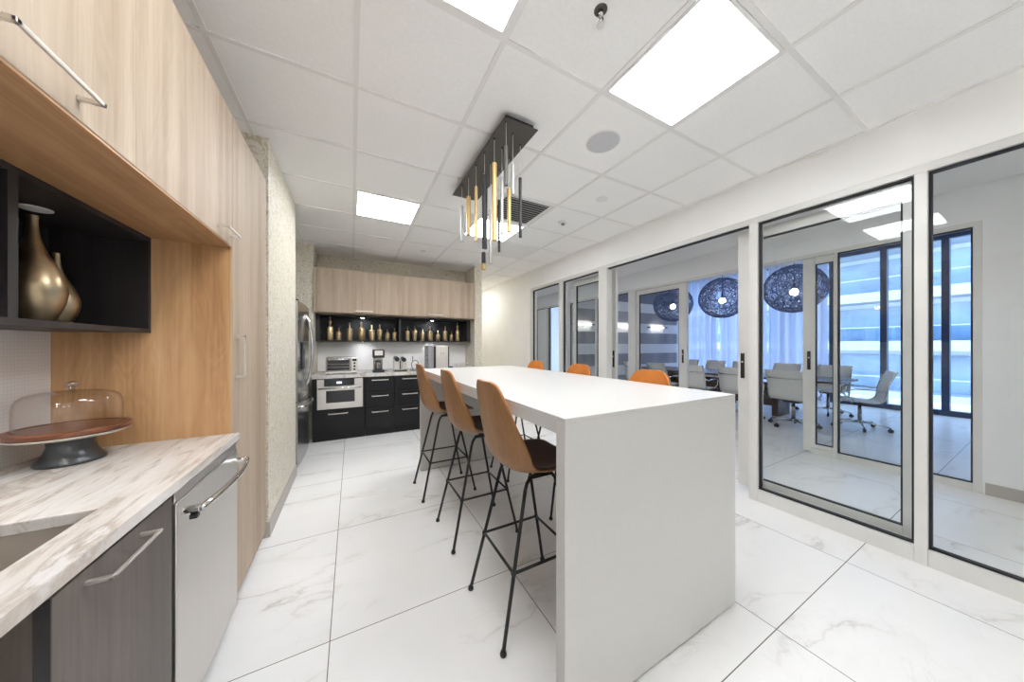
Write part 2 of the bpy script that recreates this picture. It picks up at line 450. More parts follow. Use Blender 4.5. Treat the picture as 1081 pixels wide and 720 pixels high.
# corridor
struct(B(XR + .12, XC, -2.8, 9.4, CZ + .02, CZ + .1).build('ceiling_corridor', 'corridor'), 'plain corridor ceiling between the two glass walls', 'ceiling')
cw = MB().box(XC, XC + .12, -2.7, .369, 0, 3.4).box(XC, XC + .12, .369, 9.4, 2.44, 3.4).box(XC, XC + .12, 7.72, 9.4, 0, 2.44)
struct(cw.build('wall_corridor', 'corridor'), 'grey corridor wall beside and over the second glass wall', 'wall')
struct(B(XR + .12, XC, -2.8, -2.68, 0, 2.8).build('wall_corridor_front', 'corridor'), 'wall at the near end of the corridor', 'wall')
struct(B(XC - .012, XC, -2.6, .355, 0, .105).build('baseboard_right', 'taupe', bevel=.003), 'taupe baseboard along the corridor wall', 'baseboard')
# conference room and the office beyond it
CH = 3.40
struct(B(XC + .12, XF + .3, -.1, 12, CH, CH + .1).build('ceiling_conference', 'corridor'), 'high ceiling of the conference room', 'ceiling')
struct(B(XC + .12, XF, .18, .30, 0, CH).build('wall_conference_front', 'corridor'), 'near side wall of the conference room', 'wall')
struct(B(XC + .121, XF, 6.20, 6.32, 0, CH).build('wall_conference_back', 'stripe'), 'wall with horizontal light and dark grey stripes', 'wall')
struct(B(XC + .12, XF, 11.9, 12.0, 0, CH).build('wall_office_back', 'wall'), 'far white wall of the office beyond', 'wall')

# ------------------------------------------------------------------ near glass partition (face x = 3.03)
A0, A1 = XR - .004, XR + .10
def pane(y0, y1, z0, z1, x, parent, mat='glass', name='glass_pane', gk=.012):
    B(x - .004, x + .004, y0, y1, z0, z1).build(name, mat, parent)
    if gk:
        MB().frame(y0, y1, z0, z1, gk, x - .016, x + .016).build('gasket', 'gasket', parent)
w1 = MB()
ZH, ZS = 2.362, .10
w1.box(A0, A1, -.95, 4.905, ZH, 2.412)                       # head
w1.box(A0, A1, -.95, .40, 0, ZS).box(A0, A1, .45, 1.248, 0, ZS).box(A0, A1, 3.10, 3.91, 0, ZS).box(A0, A1, 4.0, 4.84, 0, ZS)
for y0, y1 in ((-.95, -.90), (.40, .45), (1.248, 1.31), (2.945, 3.10), (3.91, 4.0), (4.84, 4.905)): w1.box(A0 - .003, A1, y0, y1, 0, ZH)
win1 = struct(w1.build('window_1', 'alu', bevel=.003), 'pale aluminium framed glass partition beside the island', 'glass partition')
pane(-.90, .40, ZS, ZH, XR + .035, win1); pane(.45, 1.248, ZS, ZH, XR + .035, win1)
pane(3.10, 3.91, ZS, ZH, XR + .035, win1); pane(4.0, 4.84, ZS, ZH, XR + .035, win1)
B(XR + .015, XR + .05, 1.31, 2.945, ZH - .012, ZH).build('head_track', 'gasket', win1)

def sliding_door(name, label, x, y0, y1, z0, z1, lead, wl, wt_, hy=None):
    """leaf in the plane x; `lead` = +1 when the leading stile is at y1"""
    a, b = (wt_, wl) if lead > 0 else (wl, wt_)
    d = struct(MB().frame(y0, y1, z0, z1, .06, x - .022, x + .022, wb=.095, wt=.085, ws=(a, b)).build(name, 'alu', bevel=.003), label, 'door')
    B(x - .004, x + .004, y0 + a, y1 - b, z0 + .095, z1 - .085).build('glass_pane', 'glass', d)
    MB().frame(y0 + a, y1 - b, z0 + .095, z1 - .085, .010, x - .012, x + .012).build('gasket', 'gasket', d)
    if not hy: hy = (y1 - b / 2) if lead > 0 else (y0 + a / 2)
    hm = MB().box(x - .028, x - .020, hy - .016, hy + .016, 1.02, 1.25).box(x + .020, x + .028, hy - .016, hy + .016, 1.02, 1.25)
    h = hm.build('pull_plate', 'black_metal', d, bevel=.004)
    MB().cyl((x - .030, hy, 1.17), (x - .026, hy, 1.17), .008, n=12).build('lock', 'nickel', h)
    return d
sliding_door('door_1', 'open glass sliding door parked to the right of the doorway by the island', XR + .155, .465, 1.457, .045, 2.35, 1, .125, .05, 1.420)
sliding_door('door_2', 'open glass sliding door parked to the left of the doorway by the island', XR + .155, 2.915, 3.80, .045, 2.35, -1, .125, .06, 2.955)

# ------------------------------------------------------------------ second glass partition (face x = 4.95)
C0, C1 = XC + .0, XC + .10
w2 = MB()
ZH2 = 2.395
w2.box(C0, C1, .369, 7.72, ZH2, 2.442)
w2.box(C0, C1, .415, 1.50, 0, .07).box(C0, C1, 3.2, 7.72, 0, .07)
for y0, y1 in ((.369, .415), (1.272, 1.292), (4.06, 4.24), (5.12, 5.18), (6.08, 6.34), (7.04, 7.12), (7.66, 7.72)): w2.box(C0 - .003, C1, y0, y1, 0, ZH2)
win2 = struct(w2.build('window_2', 'alu', bevel=.003), 'pale aluminium framed glass wall of the conference room', 'glass partition')
for y0, y1 in ((.415, 1.272), (4.24, 5.12), (5.18, 6.08), (6.34, 7.04), (7.12, 7.66)): pane(y0, y1, .07, ZH2, XC + .03, win2)
sliding_door('door_3', 'open glass sliding door right of the conference room doorway', XC + .05, 1.300, 1.58, .02, ZH2, 1, .112, .012)
sliding_door('door_4', 'open glass sliding door left of the conference room doorway', XC + .05, 3.05, 4.055, .02, ZH2, -1, .14, .05)
struct(B(XC + .03, XC + .07, 7.13, 7.66, .07, ZH2).build('door_5', 'wall', bevel=.004), 'pale door leaf at the far end of the second glass wall', 'door')

# ------------------------------------------------------------------ window wall
w3 = MB(); ZW = 3.32
w3.box(XF, XF + .12, .18, 11.9, 0, .10).box(XF, XF + .12, .18, 11.9, ZW, CH)
ym = [.24, 1.10, 1.84, 2.60] + [2.60 + .9 * k for k in range(1, 11)]
for k, y in enumerate(ym): w3.box(XF - .03, XF + .12, y - .045, y + .045, .10, ZW)
win3 = struct(w3.build('window_3', 'win_frame', bevel=.004), 'floor to ceiling window with dark blue grey mullions', 'window')
for y0, y1 in zip(ym, ym[1:]): B(XF + .05, XF + .058, y0 + .045, y1 - .045, .10, ZW).build('glass_pane', 'winglass', win3)

# ------------------------------------------------------------------ left run: upper cabinet
yp = 1.835
uc = thing('upper_cabinet', 'wide pale oak wall cabinet with two long handles over the left counter', 'cabinet', (-.76, .9, 1.775))
B(XL + .004, -.512, .0, yp - .003, 1.79, 2.385).build('carcass', 'oak_pale', uc)
B(XL + .004, -.492, .0, yp - .003, 1.774, 1.790).build('bottom_panel', 'oak_soffit_lit', uc)
for (y0, y1, h0, h1) in ((.28, 1.1362, .762, .955), (1.1372, yp - .001, 1.672, 1.822)):
    d = B(-.510, -.49, y0, y1, 1.780, 2.39).build('door', 'oak_pale', uc, bevel=.0015)
    zc = 1.822
    MB().box(-.459, -.453, h0, h1, zc - .0045, zc + .0045).box(-.49, -.453, h0, h0 + .010, zc - .0045, zc + .0045).box(-.49, -.453, h1 - .010, h1, zc - .0045, zc + .0045).build('handle', 'nickel', d, bevel=.0015)
# tall cabinet
pc = thing('pantry_cabinet', 'tall oak cabinet between the left counter and the wallpapered pier', 'cabinet', (-.75, 2.15, 0))
B(XL + .004, -.512, yp + .019, 2.452, .11, 2.385).build('carcass', 'oak_pale', pc)
B(XL + .004, -.494, yp, yp + .018, .11, 2.385).build('side_panel', 'oak_niche_lit', pc, bevel=.001)
B(XL + .004, -.56, yp + .02, 2.44, 0, .11).build('toe_kick', 'charcoal_side', pc)
d = B(-.510, -.49, yp + .006, 2.454, .118, 2.39).build('door', 'oak_pale', pc, bevel=.0015)
MB().box(-.459, -.452, 1.884, 1.896, 1.165, 1.370).box(-.49, -.452, 1.884, 1.896, 1.165, 1.177).box(-.49, -.452, 1.884, 1.896, 1.358, 1.370).build('handle', 'nickel', d, bevel=.0015)
# open display box
ds = thing('display_shelf', 'black open display box hung under the oak wall cabinet', 'shelf', (-.88, 1.2, 1.372))
fx0, fx1 = XL + .008, -.748
fr = MB().box(fx0, fx1, .35, yp - .003, 1.3725, 1.390).box(fx0, fx1, .35, yp - .003, 1.755, 1.7725)
for y0, y1 in ((.35, .368), (1.236, 1.263), (yp - .021, yp - .003)): fr.box(fx0, fx1, y0, y1, 1.390, 1.755)
fr.build('frame', 'black_box', ds)
B(fx0, fx0 + .006, .368, yp - .021, 1.390, 1.755).build('back_panel', 'black_in', ds)
def vase(name, label, c, prof):
    t = thing(name, label, 'vase', (c[0], c[1], 1.3905), 'brass vases in the display box')
    MB().lathe(prof, c, 40, 1.3905).build('vase_body', 'brass', t, smooth=True, sub=1)
def vprof(r, h):
    p = [(0, 0), (.50, 0), (.56, .012), (.74, .08), (.93, .20), (1.0, .30), (.97, .38), (.80, .49), (.55, .60), (.34, .70), (.22, .80), (.17, .90), (.16, .97), (.185, 1.0), (.15, 1.0), (.13, .97), (.12, .9)]
    return [(a * r, b * h) for a, b in p]
vase('brass_vase', 'tall brass teardrop vase with long neck, front one in the black display box', (-.88, 1.53), vprof(.066, .338))
vase('brass_vase', 'smaller brass teardrop vase half hidden behind the tall one in the display box', (-.905, 1.662), vprof(.051, .252))
pk = thing('puck_light', 'round flat puck light in the ceiling of the left display box', 'light', (-.884, 1.545, 1.750))
MB().lathe([(0, 0), (.030, 0), (.034, .002), (.034, .0048), (0, .0048)], (-.884, 1.545), 28, 1.750).build('rim', 'white_plastic', pk, smooth=False)

for y, lab in ((.72, 'unseen round light under the display box above the sink'), (1.20, 'unseen round light under the display box above the cake stand')):  # assumed lamps, kept out of view, added to light counter and splashback
    t = thing('undershelf_light', lab, 'light', (-.86, y, 1.364), 'unseen lights under the display box')
    MB().lathe([(0, 0), (.028, 0), (.028, .0079), (0, .0079)], (-.86, y), 24, 1.364).build('lens', 'unseen_puck', t)
    MB().lathe([(.0285, -.001), (.036, -.001), (.036, .0083), (.0285, .0083)], (-.86, y), 24, 1.364).build('rim', 'chrome', t)
# ------------------------------------------------------------------ left run: base cabinets
CT = .914
ct = MB()
ox0, ox1, oy0, oy1 = XL + .009, -.462, -.9, yp - .002
ix0, ix1, iy0, iy1 = -.90, -.557, .35, 1.146
for z in (CT - .03, CT):
    pass
o_ = [(ox0, oy0), (ox1, oy0), (ox1, oy1), (ox0, oy1)]; i_ = [(ix0, iy0), (ix1, iy0), (ix1, iy1), (ix0, iy1)]
V = {}
for k, z in (('b', CT - .03), ('t', CT)):
    V['o' + k] = [ct.bm.verts.new((*p, z)) for p in o_]; V['i' + k] = [ct.bm.verts.new((*p, z)) for p in i_]
for i in range(4):
    j = (i + 1) % 4
    ct.bm.faces.new((V['ot'][i], V['ot'][j], V['it'][j], V['it'][i])); ct.bm.faces.new((V['ob'][i], V['ib'][i], V['ib'][j], V['ob'][j]))
    ct.bm.faces.new((V['ob'][i], V['ob'][j], V['ot'][j], V['ot'][i])); ct.bm.faces.new((V['it'][i], V['it'][j], V['ib'][j], V['ib'][i]))
tag(ct.build('countertop', 'counter', bevel=.003), 'streaked beige and white stone countertop along the left wall', 'countertop')
sk = thing('sink', 'stainless undermount sink cut into the left countertop', 'sink', (-.73, .75, .70))
b = MB()
b.box(ix0 - .012, ix1 + .010, iy0 - .012, iy1 + .008, .702, .705)
b.box(ix0 - .012, ix0 - .008, iy0 - .012, iy1 + .008, .705, CT - .0305).box(ix1 + .006, ix1 + .010, iy0 - .012, iy1 + .008, .705, CT - .0305)
b.box(ix0 - .008, ix1 + .006, iy0 - .012, iy0 - .008, .705, CT - .0305).box(ix0 - .008, ix1 + .006, iy1 + .004, iy1 + .008, .705, CT - .0305)
b.build('basin', 'sink_steel', sk)
MB().lathe([(0, .007), (.03, .007), (.042, .004), (.042, .0045)], (-.73, .75), 24, .7005).build('drain', 'chrome', sk, smooth=True)
# cabinet with the dark door, and the recessed knee space panel beside it
sc_ = thing('sink_cabinet', 'dark taupe base cabinet with one door and a square bar handle under the left counter', 'cabinet', (-.72, 1.05, 0))
MB().box(XL + .01, -.492, 1.236, 1.256, .10, .88).box(XL + .01, -.492, .862, 1.236, .10, .118).box(XL + .01, XL + .02, .862, 1.236, .118, .88).build('carcass', 'charcoal_side', sc_)
B(XL + .01, -.56, .85, 1.25, 0, .10).build('toe_kick', 'charcoal_side', sc_)
B(XL + .01, -.492, .856, .8615, .10, .88).build('side_panel', 'dark_wood', sc_)
d = B(-.490, -.47, .8535, 1.256, .118, .872).build('door', 'dark_wood', sc_, bevel=.001)
B(-.490, -.4705, .852, .8534, .118, .872).build('edge_shade_strip', 'black_plastic', d)  # shade on the door's edge, put in as a black strip
zc = .85
MB().box(-.438, -.430, .925, 1.108, zc - .009, zc - .003).box(-.47, -.430, .925, .935, zc - .009, zc - .001).box(-.47, -.430, 1.098, 1.108, zc - .009, zc - .001).build('handle', 'nickel', d, bevel=.0012)
# dishwasher
dw = thing('dishwasher', 'stainless dishwasher with a bowed bar handle under the left counter', 'dishwasher', (-.75, 1.55, 0))
B(XL + .01, -.505, 1.268, 1.830, .10, .880).build('body', 'black_plastic', dw)
B(XL + .01, -.57, 1.276, 1.822, 0, .10).build('toe_kick', 'black_plastic', dw)
dd = MB().box(-.5045, -.470, 1.284, 1.829, .118, .838).build('door', 'steel', dw, bevel=.003)
B(-.5045, -.474, 1.284, 1.829, .841, .872).build('control_strip', 'steel', dw, bevel=.002)
hp = [(-.470, 1.315, .800), (-.430, 1.318, .800)] + [(-.425 - 0.0 + .022 * math.sin(math.pi * k / 10), 1.318 + .464 * k / 10, .800 + .0 * k) for k in range(11)] + [(-.430, 1.782, .800), (-.470, 1.785, .800)]
MB().tube(hp[1:-1], .011, 12).build('handle', 'chrome', dd, smooth=True)
for yy in (1.318, 1.782):
    MB().cyl((-.4705, yy, .80), (-.428, yy, .80), .0125, n=14).build('handle_post', 'chrome', dd, smooth=False, bevel=.002)
MB().box(-.452, -.432, 1.306, 1.328, .772, .7872).build('handle_latch', 'black_plastic', dd, bevel=.003)
# cake stand and its dome
cx, cy = -.868, 1.655
cs = thing('cake_stand', 'round walnut topped cake stand on a dark metal foot on the stone counter', 'cake stand', (cx, cy, CT))
MB().lathe([(0, 0), (.074, 0), (.077, .006), (.075, .012), (.066, .022), (.056, .040), (.050, .062), (.052, .082), (.062, .0945), (0, .0945)], (cx, cy), 40, CT + .0005).build('foot', 'iron', cs, smooth=True)
MB().lathe([(0, 0), (.120, 0), (.129, .004), (.131, .007), (.131, .0095), (0, .0095)], (cx, cy), 56, CT + .095).build('rim', 'nickel', cs, smooth=False)
MB().lathe([(0, 0), (.129, 0), (.133, .004), (.133, .016), (.129, .020), (.118, .0205), (.115, .017), (0, .017)], (cx, cy), 56, CT + .105).build('board', 'walnut_board', cs, smooth=False, bevel=.001)
cd = thing('cake_dome', 'clear glass dome with a round knob covering the cake stand', 'dome', (cx, cy, CT + .122))
dz = CT + .1222
prof = [(.112, 0), (.1125, .03), (.112, .07), (.110, .090), (.103, .106), (.090, .116), (.065, .123), (.03, .127), (.0, .128)]
MB().lathe(prof + [(.0, .1265), (.03, .1255), (.065, .1215), (.089, .1145), (.1015, .105), (.1085, .0895), (.1105, .07), (.111, .03), (.1105, 0)], (cx, cy), 56, dz).build('dome', 'clear', cd, smooth=True)
MB().lathe([(0, .128), (.009, .129), (.007, .136), (.013, .141), (.017, .149), (.014, .157), (0, .161)], (cx, cy), 24, dz).build('knob', 'knob_glass', cd, smooth=True)

# ------------------------------------------------------------------ island
IX0, IX1, IY0, IY1, IZ = .635, 1.725, .806, 3.262, 1.072
isl = thing('island', 'long white waterfall bar island in the middle of the kitchen', 'island', ((IX0 + IX1) / 2, (IY0 + IY1) / 2, 0))
MB().box(IX0, IX1, IY0, IY1, IZ - .012, IZ).box(IX0, IX1, IY0 + .0505, IY1 - .0505, IZ - .062, IZ - .012).build('worktop', 'quartz', isl, bevel=.0015)
B(IX0, IX1, IY0 + .0005, IY0 + .05, 0.006, IZ - .0124).build('end_panel', 'quartz', isl, bevel=.001)
B(IX0, IX1, IY1 - .05, IY1 - .0005, 0.006, IZ - .0124).build('end_panel', 'quartz', isl, bevel=.001)

for y in (IY0 + .006, IY1 - .044):
    B(IX0 + .006, IX1 - .006, y, y + .038, 0, .0062).build('base_strip', 'black_plastic', isl)

# ------------------------------------------------------------------ bar stools
def catmull(P, n):
    out = []
    for i in range(len(P) - 1):
        p0, p1, p2, p3 = P[max(i - 1, 0)], P[i], P[i + 1], P[min(i + 2, len(P) - 1)]
        for k in range(n):
            t = k / n
            out.append(tuple(.5 * ((2 * b) + (c - a) * t + (2 * a - 5 * b + 4 * c - d) * t * t + (-a + 3 * b - 3 * c + d) * t ** 3) for a, b, c, d in zip(p0, p1, p2, p3)))
    out.append(tuple(P[-1])); return out
SP = catmull([(.232, .732, .165, .002), (.20, .733, .205, .012), (.11, .720, .222, .030), (.0, .710, .228, .045), (-.09, .715, .228, .060), (-.150, .742, .224, .075), (-.185, .795, .218, .085), (-.205, .87, .205, .078), (-.219, .95, .190, .056), (-.231, 1.03, .174, .038), (-.240, 1.095, .150, .026), (-.245, 1.135, .116, .020), (-.248, 1.152, .060, .006)], 4)
def shell_fn(inset, lift, s0, s1, vmax):
    """point on the moulded seat: profile point, pushed across by the half-width, edges curling up and forward"""
    n = len(SP) - 1
    def P(u, v):
        s = (s0 + (s1 - s0) * u) * n; i = min(int(s), n - 1); t = s - i
        x, z, w, c = [a + (b - a) * t for a, b in zip(SP[i], SP[i + 1])]
        dx, dz = SP[i + 1][0] - SP[i][0], SP[i + 1][1] - SP[i][1]; l = math.hypot(dx, dz) or 1
        nx, nz = dz / l, -dx / l          # points up / forward (inside of the shell)
        if nz < 0 and abs(nz) > abs(nx): nx, nz = -nx, -nz
        if abs(nx) >= abs(nz) and nx < 0: nx, nz = -nx, -nz
        vv = (v * 2 - 1) * vmax; a = abs(vv)
        up = c * a ** 2.6 + lift
        return (x + nx * up, vv * (w - inset) , z + nz * up)
    return P
def make_stool():
    t = thing('bar_stool', 'caramel moulded bar stool', 'stool', (0, 0, 0))
    MB().grid(shell_fn(0, 0, 0, 1, 1), 40, 20).build('shell', 'shell', t, smooth=True, solid=.009, sub=1)
    MB().grid(shell_fn(.006, .0085, .02, .40, .97), 22, 18).build('seat_pad', 'brown_pad', t, smooth=True, solid=.009, sub=1)
    MB().grid(shell_fn(.004, .0085, .405, .992, .985), 24, 18).build('back_pad', 'cognac', t, smooth=True, solid=.009, sub=1)
    top = .690
    for sy in (-1, 1):
        f0 = Vector((-.232, sy * .196, .012)); f1 = Vector((.232, sy * .196, .012))
        a = Vector((-.075, sy * .128, top)); b_ = Vector((.085, sy * .128, top))
        ra = a + (f0 - a).normalized() * .05; rb = b_ + (f1 - b_).normalized() * .05
        arc1 = [ra, ra.lerp(a, .6) + Vector((.004, 0, 0)), a + Vector((.018, 0, .003)), a + Vector((.045, 0, .004))]
        arc2 = [b_ + Vector((-.045, 0, .004)), b_ + Vector((-.018, 0, .003)), rb.lerp(b_, .6) - Vector((.004, 0, 0)), rb]
        MB().tube([f0, ra], .0088, 10).build('leg', 'black_metal', t, smooth=True)
        MB().tube([rb, f1], .0088, 10).build('leg', 'black_metal', t, smooth=True)
        MB().tube(arc1 + arc2, .0088, 10).build('seat_rail', 'black_metal', t, smooth=True)
        for f in (f0, f1): MB().lathe([(0, -.012), (.013, -.012), (.015, -.006), (.012, .006), (.008, .012)], (f.x, f.y), 12, f.z).build('foot_glide', 'black_metal', t, smooth=True)
    MB().box(-.06, .07, -.135, -.115, .6975, .7025).box(-.06, .07, .115, .135, .6975, .7025).box(-.02, .02, -.115, .115, .6975, .7025).build('mount_plate', 'black_metal', t)
    def lp(sx, sy, z):
        f = Vector((sx * .232, sy * .196, .012)); a = Vector((sx * .08, sy * .128, top)); k = (z - .012) / (top - .012); return f.lerp(a, k)
    zr = .305
    q = [lp(-1, -1, zr), lp(1, -1, zr), lp(1, 1, zr), lp(-1, 1, zr)]
    for i in range(4): MB().tube([q[i], q[(i + 1) % 4]], .0068, 8).build('foot_rail', 'black_metal', t, smooth=True)
    for p in q: MB().sphere(p, .0125, 12).build('rail_joint', 'black_metal', t, smooth=True)
    return t
st0 = make_stool()
sl = [((.80, 1.335, 0), 0, 'caramel bar stool nearest the camera on the open side of the island'),
      ((.80, 2.045, 0), 0, 'middle caramel bar stool on the side of the island facing the oak cabinets'),
      ((.76, 2.765, 0), 0, 'caramel bar stool farthest from the camera on the oak cabinet side of the island'),
      ((1.562, 1.345, 0), math.pi, 'bar stool on the glass wall side whose wide orange back shows nearest the camera'),
      ((1.562, 2.055, 0), math.pi, 'bar stool on the glass wall side with the middle of three orange backs'),
      ((1.562, 2.765, 0), math.pi, 'bar stool on the glass wall side with the smallest, farthest orange back')]
src = st0
for k, (p, rz, lab) in enumerate(sl):
    o = st0 if k == 0 else copy_tree(src)
    place(o, p, rz, lab, 'caramel bar stools around the island')

# ------------------------------------------------------------------ ceiling fixtures
def light_panel(i, j, label):
    x0, y0 = GX + i * T + .014, GY + j * T + .014; x1, y1 = x0 + T - .028, y0 + T - .028
    t = thing('ceiling_light', label, 'light', ((x0 + x1) / 2, (y0 + y1) / 2, CZ), 'square ceiling lights over the kitchen')
    w = .016
    MB().box(x0, x1, y0, y0 + w, CZ - .003, CZ + .0055).box(x0, x1, y1 - w, y1, CZ - .003, CZ + .0055).box(x0, x0 + w, y0 + w, y1 - w, CZ - .003, CZ + .0055).box(x1 - w, x1, y0 + w, y1 - w, CZ - .003, CZ + .0055).build('frame', 'tbar', t)
    B(x0 + w, x1 - w, y0 + w, y1 - w, CZ + .001, CZ + .0055).build('diffuser', 'panel_light', t)
light_panel(3, -2, 'bright square ceiling light above the near end of the island, glass wall side')
light_panel(1, -2, 'square ceiling light cut off by the top edge of the photo')
light_panel(1, 2, 'square ceiling light in front of the far oak cabinets, left of the hanging tubes')
light_panel(3, 2, 'square ceiling light behind the hanging gold and black tubes')
light_panel(1, -10, 'added unseen square ceiling light behind the viewer, over the left half of the room')  # unseen panel, added to fill the room from behind the viewer
light_panel(3, -10, 'added unseen square ceiling light behind the viewer, over the right half of the room')  # second unseen panel, added for the same fill
pl = thing('added_passage_light', 'added unseen slim ceiling light in the passage beyond the far wallpapered pier', 'light', (2.36, 7.0, CZ))  # hidden lamp, added to brighten the white passage wall
MB().box(2.2, 2.21, 6.4, 7.6, CZ - .004, CZ + .0055).box(2.50, 2.51, 6.4, 7.6, CZ - .004, CZ + .0055).box(2.21, 2.5, 6.4, 6.41, CZ - .004, CZ + .0055).box(2.21, 2.5, 7.59, 7.6, CZ - .004, CZ + .0055).build('frame', 'tbar', pl)
B(2.21, 2.50, 6.41, 7.59, CZ, CZ + .0055).build('diffuser', 'added_passage_diffuser', pl)

for yy, lab in ((-1.6, 'added unseen slim ceiling light nearest the near end of the corridor'), (1.1, 'added unseen slim corridor light opposite the near end of the island'), (3.8, 'added unseen slim corridor light opposite the far end of the island'), (6.5, 'added unseen slim ceiling light near the far end of the corridor')):  # unseen lamps, added behind the glass header to brighten the corridor
    t = thing('added_corridor_light', lab, 'light', (3.72, yy, CZ + .02), 'added unseen slim corridor lights')
    MB().box(3.60, 3.61, yy - .6, yy + .6, CZ + .005, CZ + .0195).box(3.83, 3.84, yy - .6, yy + .6, CZ + .005, CZ + .0195).box(3.61, 3.83, yy - .6, yy - .59, CZ + .005, CZ + .0195).box(3.61, 3.83, yy + .59, yy + .6, CZ + .005, CZ + .0195).build('frame', 'tbar', t)
    B(3.61, 3.83, yy - .59, yy + .59, CZ + .010, CZ + .0195).build('diffuser', 'added_corridor_diffuser', t)
ch = thing('pendant_chandelier', 'dark plate chandelier hanging gold, black and silver tubes over the island', 'chandelier', (.93, 2.13, CZ))
B(.812, 1.052, 1.610, 2.675, 2.698, 2.704).build('canopy_plate', 'dark_bronze', ch, bevel=.001)
B(.835, 1.035, 1.64, 2.645, 2.704, CZ - .0002).build('canopy_box', 'black_metal', ch)
tubes = [(.836, 1.638, 2.547, 2.305, .012, 'dark_bronze'), (.836, 1.810, 2.533, 2.018, .017, 'gold'), (.836, 1.976, 2.534, 2.012, .019, 'black_metal'), (.836, 2.143, 2.532, 2.121, .012, 'gold'), (.836, 2.309, 2.529, 2.217, .017, 'gold'), (.836, 2.472, 2.521, 2.214, .013, 'silver'),
         (.922, 1.711, 2.499, 2.304, .009, 'silver'), (.922, 1.869, 2.495, 2.085, .010, 'silver'), (.922, 2.065, 2.345, 1.935, .014, 'silver'), (.922, 2.200, 2.060, 1.925, .016, 'black_metal'),
         (1.018, 1.781, 2.469, 2.061, .011, 'black_metal'), (1.018, 1.947, 2.468, 2.152, .015, 'gold'), (1.018, 2.116, 2.461, 2.054, .010, 'black_metal')]
for x, y, z1, z0, r, mt in tubes:
    p = MB().cyl((x, y, z0), (x, y, z1), r, n=18).build('pendant_tube', mt, ch, bevel=.001)
    MB().cyl((x, y, z1), (x, y, 2.698), .0016, n=6).build('cord', 'nickel', p)
    MB().cyl((x, y, 2.690), (x, y, 2.6979), .006, n=10).build('cord_grip', 'black_metal', p)
    if abs(y - 2.2) < .001: MB().cyl((x, y, z0 - .002), (x, y, z0 + .045), r + .0008, n=18).build('band', 'gold', p)

vt = thing('air_vent', 'square ceiling air vent with dark slats beside the hanging tubes', 'vent', (1.545, 2.765, CZ))
vx0, vx1, vy0, vy1 = 1.30, 1.79, 2.52, 3.01
MB().box(vx0, vx1, vy0, vy1, CZ + .0015, CZ + .0055).build('backing', 'black_in', vt)
for k in range(11):
    y = vy0 + .02 + k * (vy1 - vy0 - .04) / 10
    MB().prism([(y - .012, CZ - .006), (y - .009, CZ - .008), (y + .012, CZ + .0012), (y + .009, CZ + .0014)], vx0 + .01, vx1 - .01, 'x').build('slat', 'slat', vt)
MB().box(vx0 - .03, vx1 + .03, vy0 - .03, vy0, CZ - .001, CZ + .0055).box(vx0 - .03, vx1 + .03, vy1, vy1 + .03, CZ - .001, CZ + .0055).box(vx0 - .03, vx0, vy0, vy1, CZ - .001, CZ + .0055).box(vx1, vx1 + .03, vy0, vy1, CZ - .001, CZ + .0055).build('frame', 'white_plastic', vt)
sp_ = thing('ceiling_speaker', 'large round grey speaker grille in a ceiling tile beside the bright light', 'speaker', (1.553, 1.549, CZ))
MB().lathe([(0, 0), (.108, 0), (.110, .002), (.110, .0055), (0, .0055)], (1.553, 1.549), 40, CZ).build('grille', 'speaker', sp_)
MB().lathe([(.1105, .001), (.118, .001), (.118, .0055), (.1105, .0055)], (1.553, 1.549), 40, CZ).build('rim', 'white_plastic', sp_)
tag(MB().lathe([(0, .0), (.050, .0), (.056, .002), (.056, .0058), (0, .0058)], (2.153, 2.159), 32, CZ).build('cover_plate', 'tbar', smooth=False), 'plain round cover plate in the ceiling tile beyond the speaker', 'cover plate')
sd = thing('smoke_detector', 'small white domed detector in the ceiling over the glass wall side', 'detector', (2.153, 2.77, CZ))
MB().lathe([(0, -.012), (.045, -.010), (.060, -.002), (.062, .0058), (0, .0058)], (2.153, 2.77), 32, CZ).build('base', 'white_plastic', sd, smooth=True)
MB().lathe([(0, -.032), (.018, -.031), (.022, -.026), (.022, -.012), (0, -.012)], (2.153, 2.77), 24, CZ).build('sensor', 'grey_plastic', sd, smooth=True)
def sprinkler(label, x, y):
    t = thing('sprinkler', label, 'sprinkler', (x, y, CZ), 'ceiling sprinkler heads')
    MB().lathe([(0, .001), (.018, .001), (.026, .003), (.028, .0062), (0, .0062)], (x, y), 28, CZ).build('escutcheon', 'dark_bronze', t, smooth=True)
    MB().cyl((x, y, CZ - .022), (x, y, CZ + .001), .011, n=14).tube([(x - .012, y, CZ - .02), (x - .014, y, CZ - .04), (x, y, CZ - .056)], .003, 6).tube([(x + .012, y, CZ - .02), (x + .014, y, CZ - .04), (x, y, CZ - .056)], .003, 6).build('head', 'chrome', t, smooth=True)
    MB().cyl((x, y, CZ - .06), (x, y, CZ - .056), .017, n=18).build('deflector', 'chrome', t)
sprinkler('pendent sprinkler head with dark collar at the top of the photo', .934, .944)
tag(MB().lathe([(0, -.004), (.034, -.003), (.040, .002), (.040, .0062), (0, .0062)], (.95, 4.62), 28, CZ).build('sprinkler_cover', 'white_plastic', smooth=True), 'small white concealed sprinkler cover in front of the far oak cabinets', 'sprinkler cover')
rg = thing('return_grille', 'faint pale grey perforated ceiling tile near the far wallpapered pier', 'grille', (2.153, 3.99, CZ))
B(1.862, 2.444, 3.697, 4.277, CZ + .002, CZ + .0055).build('perforated_panel', 'perforated', rg)
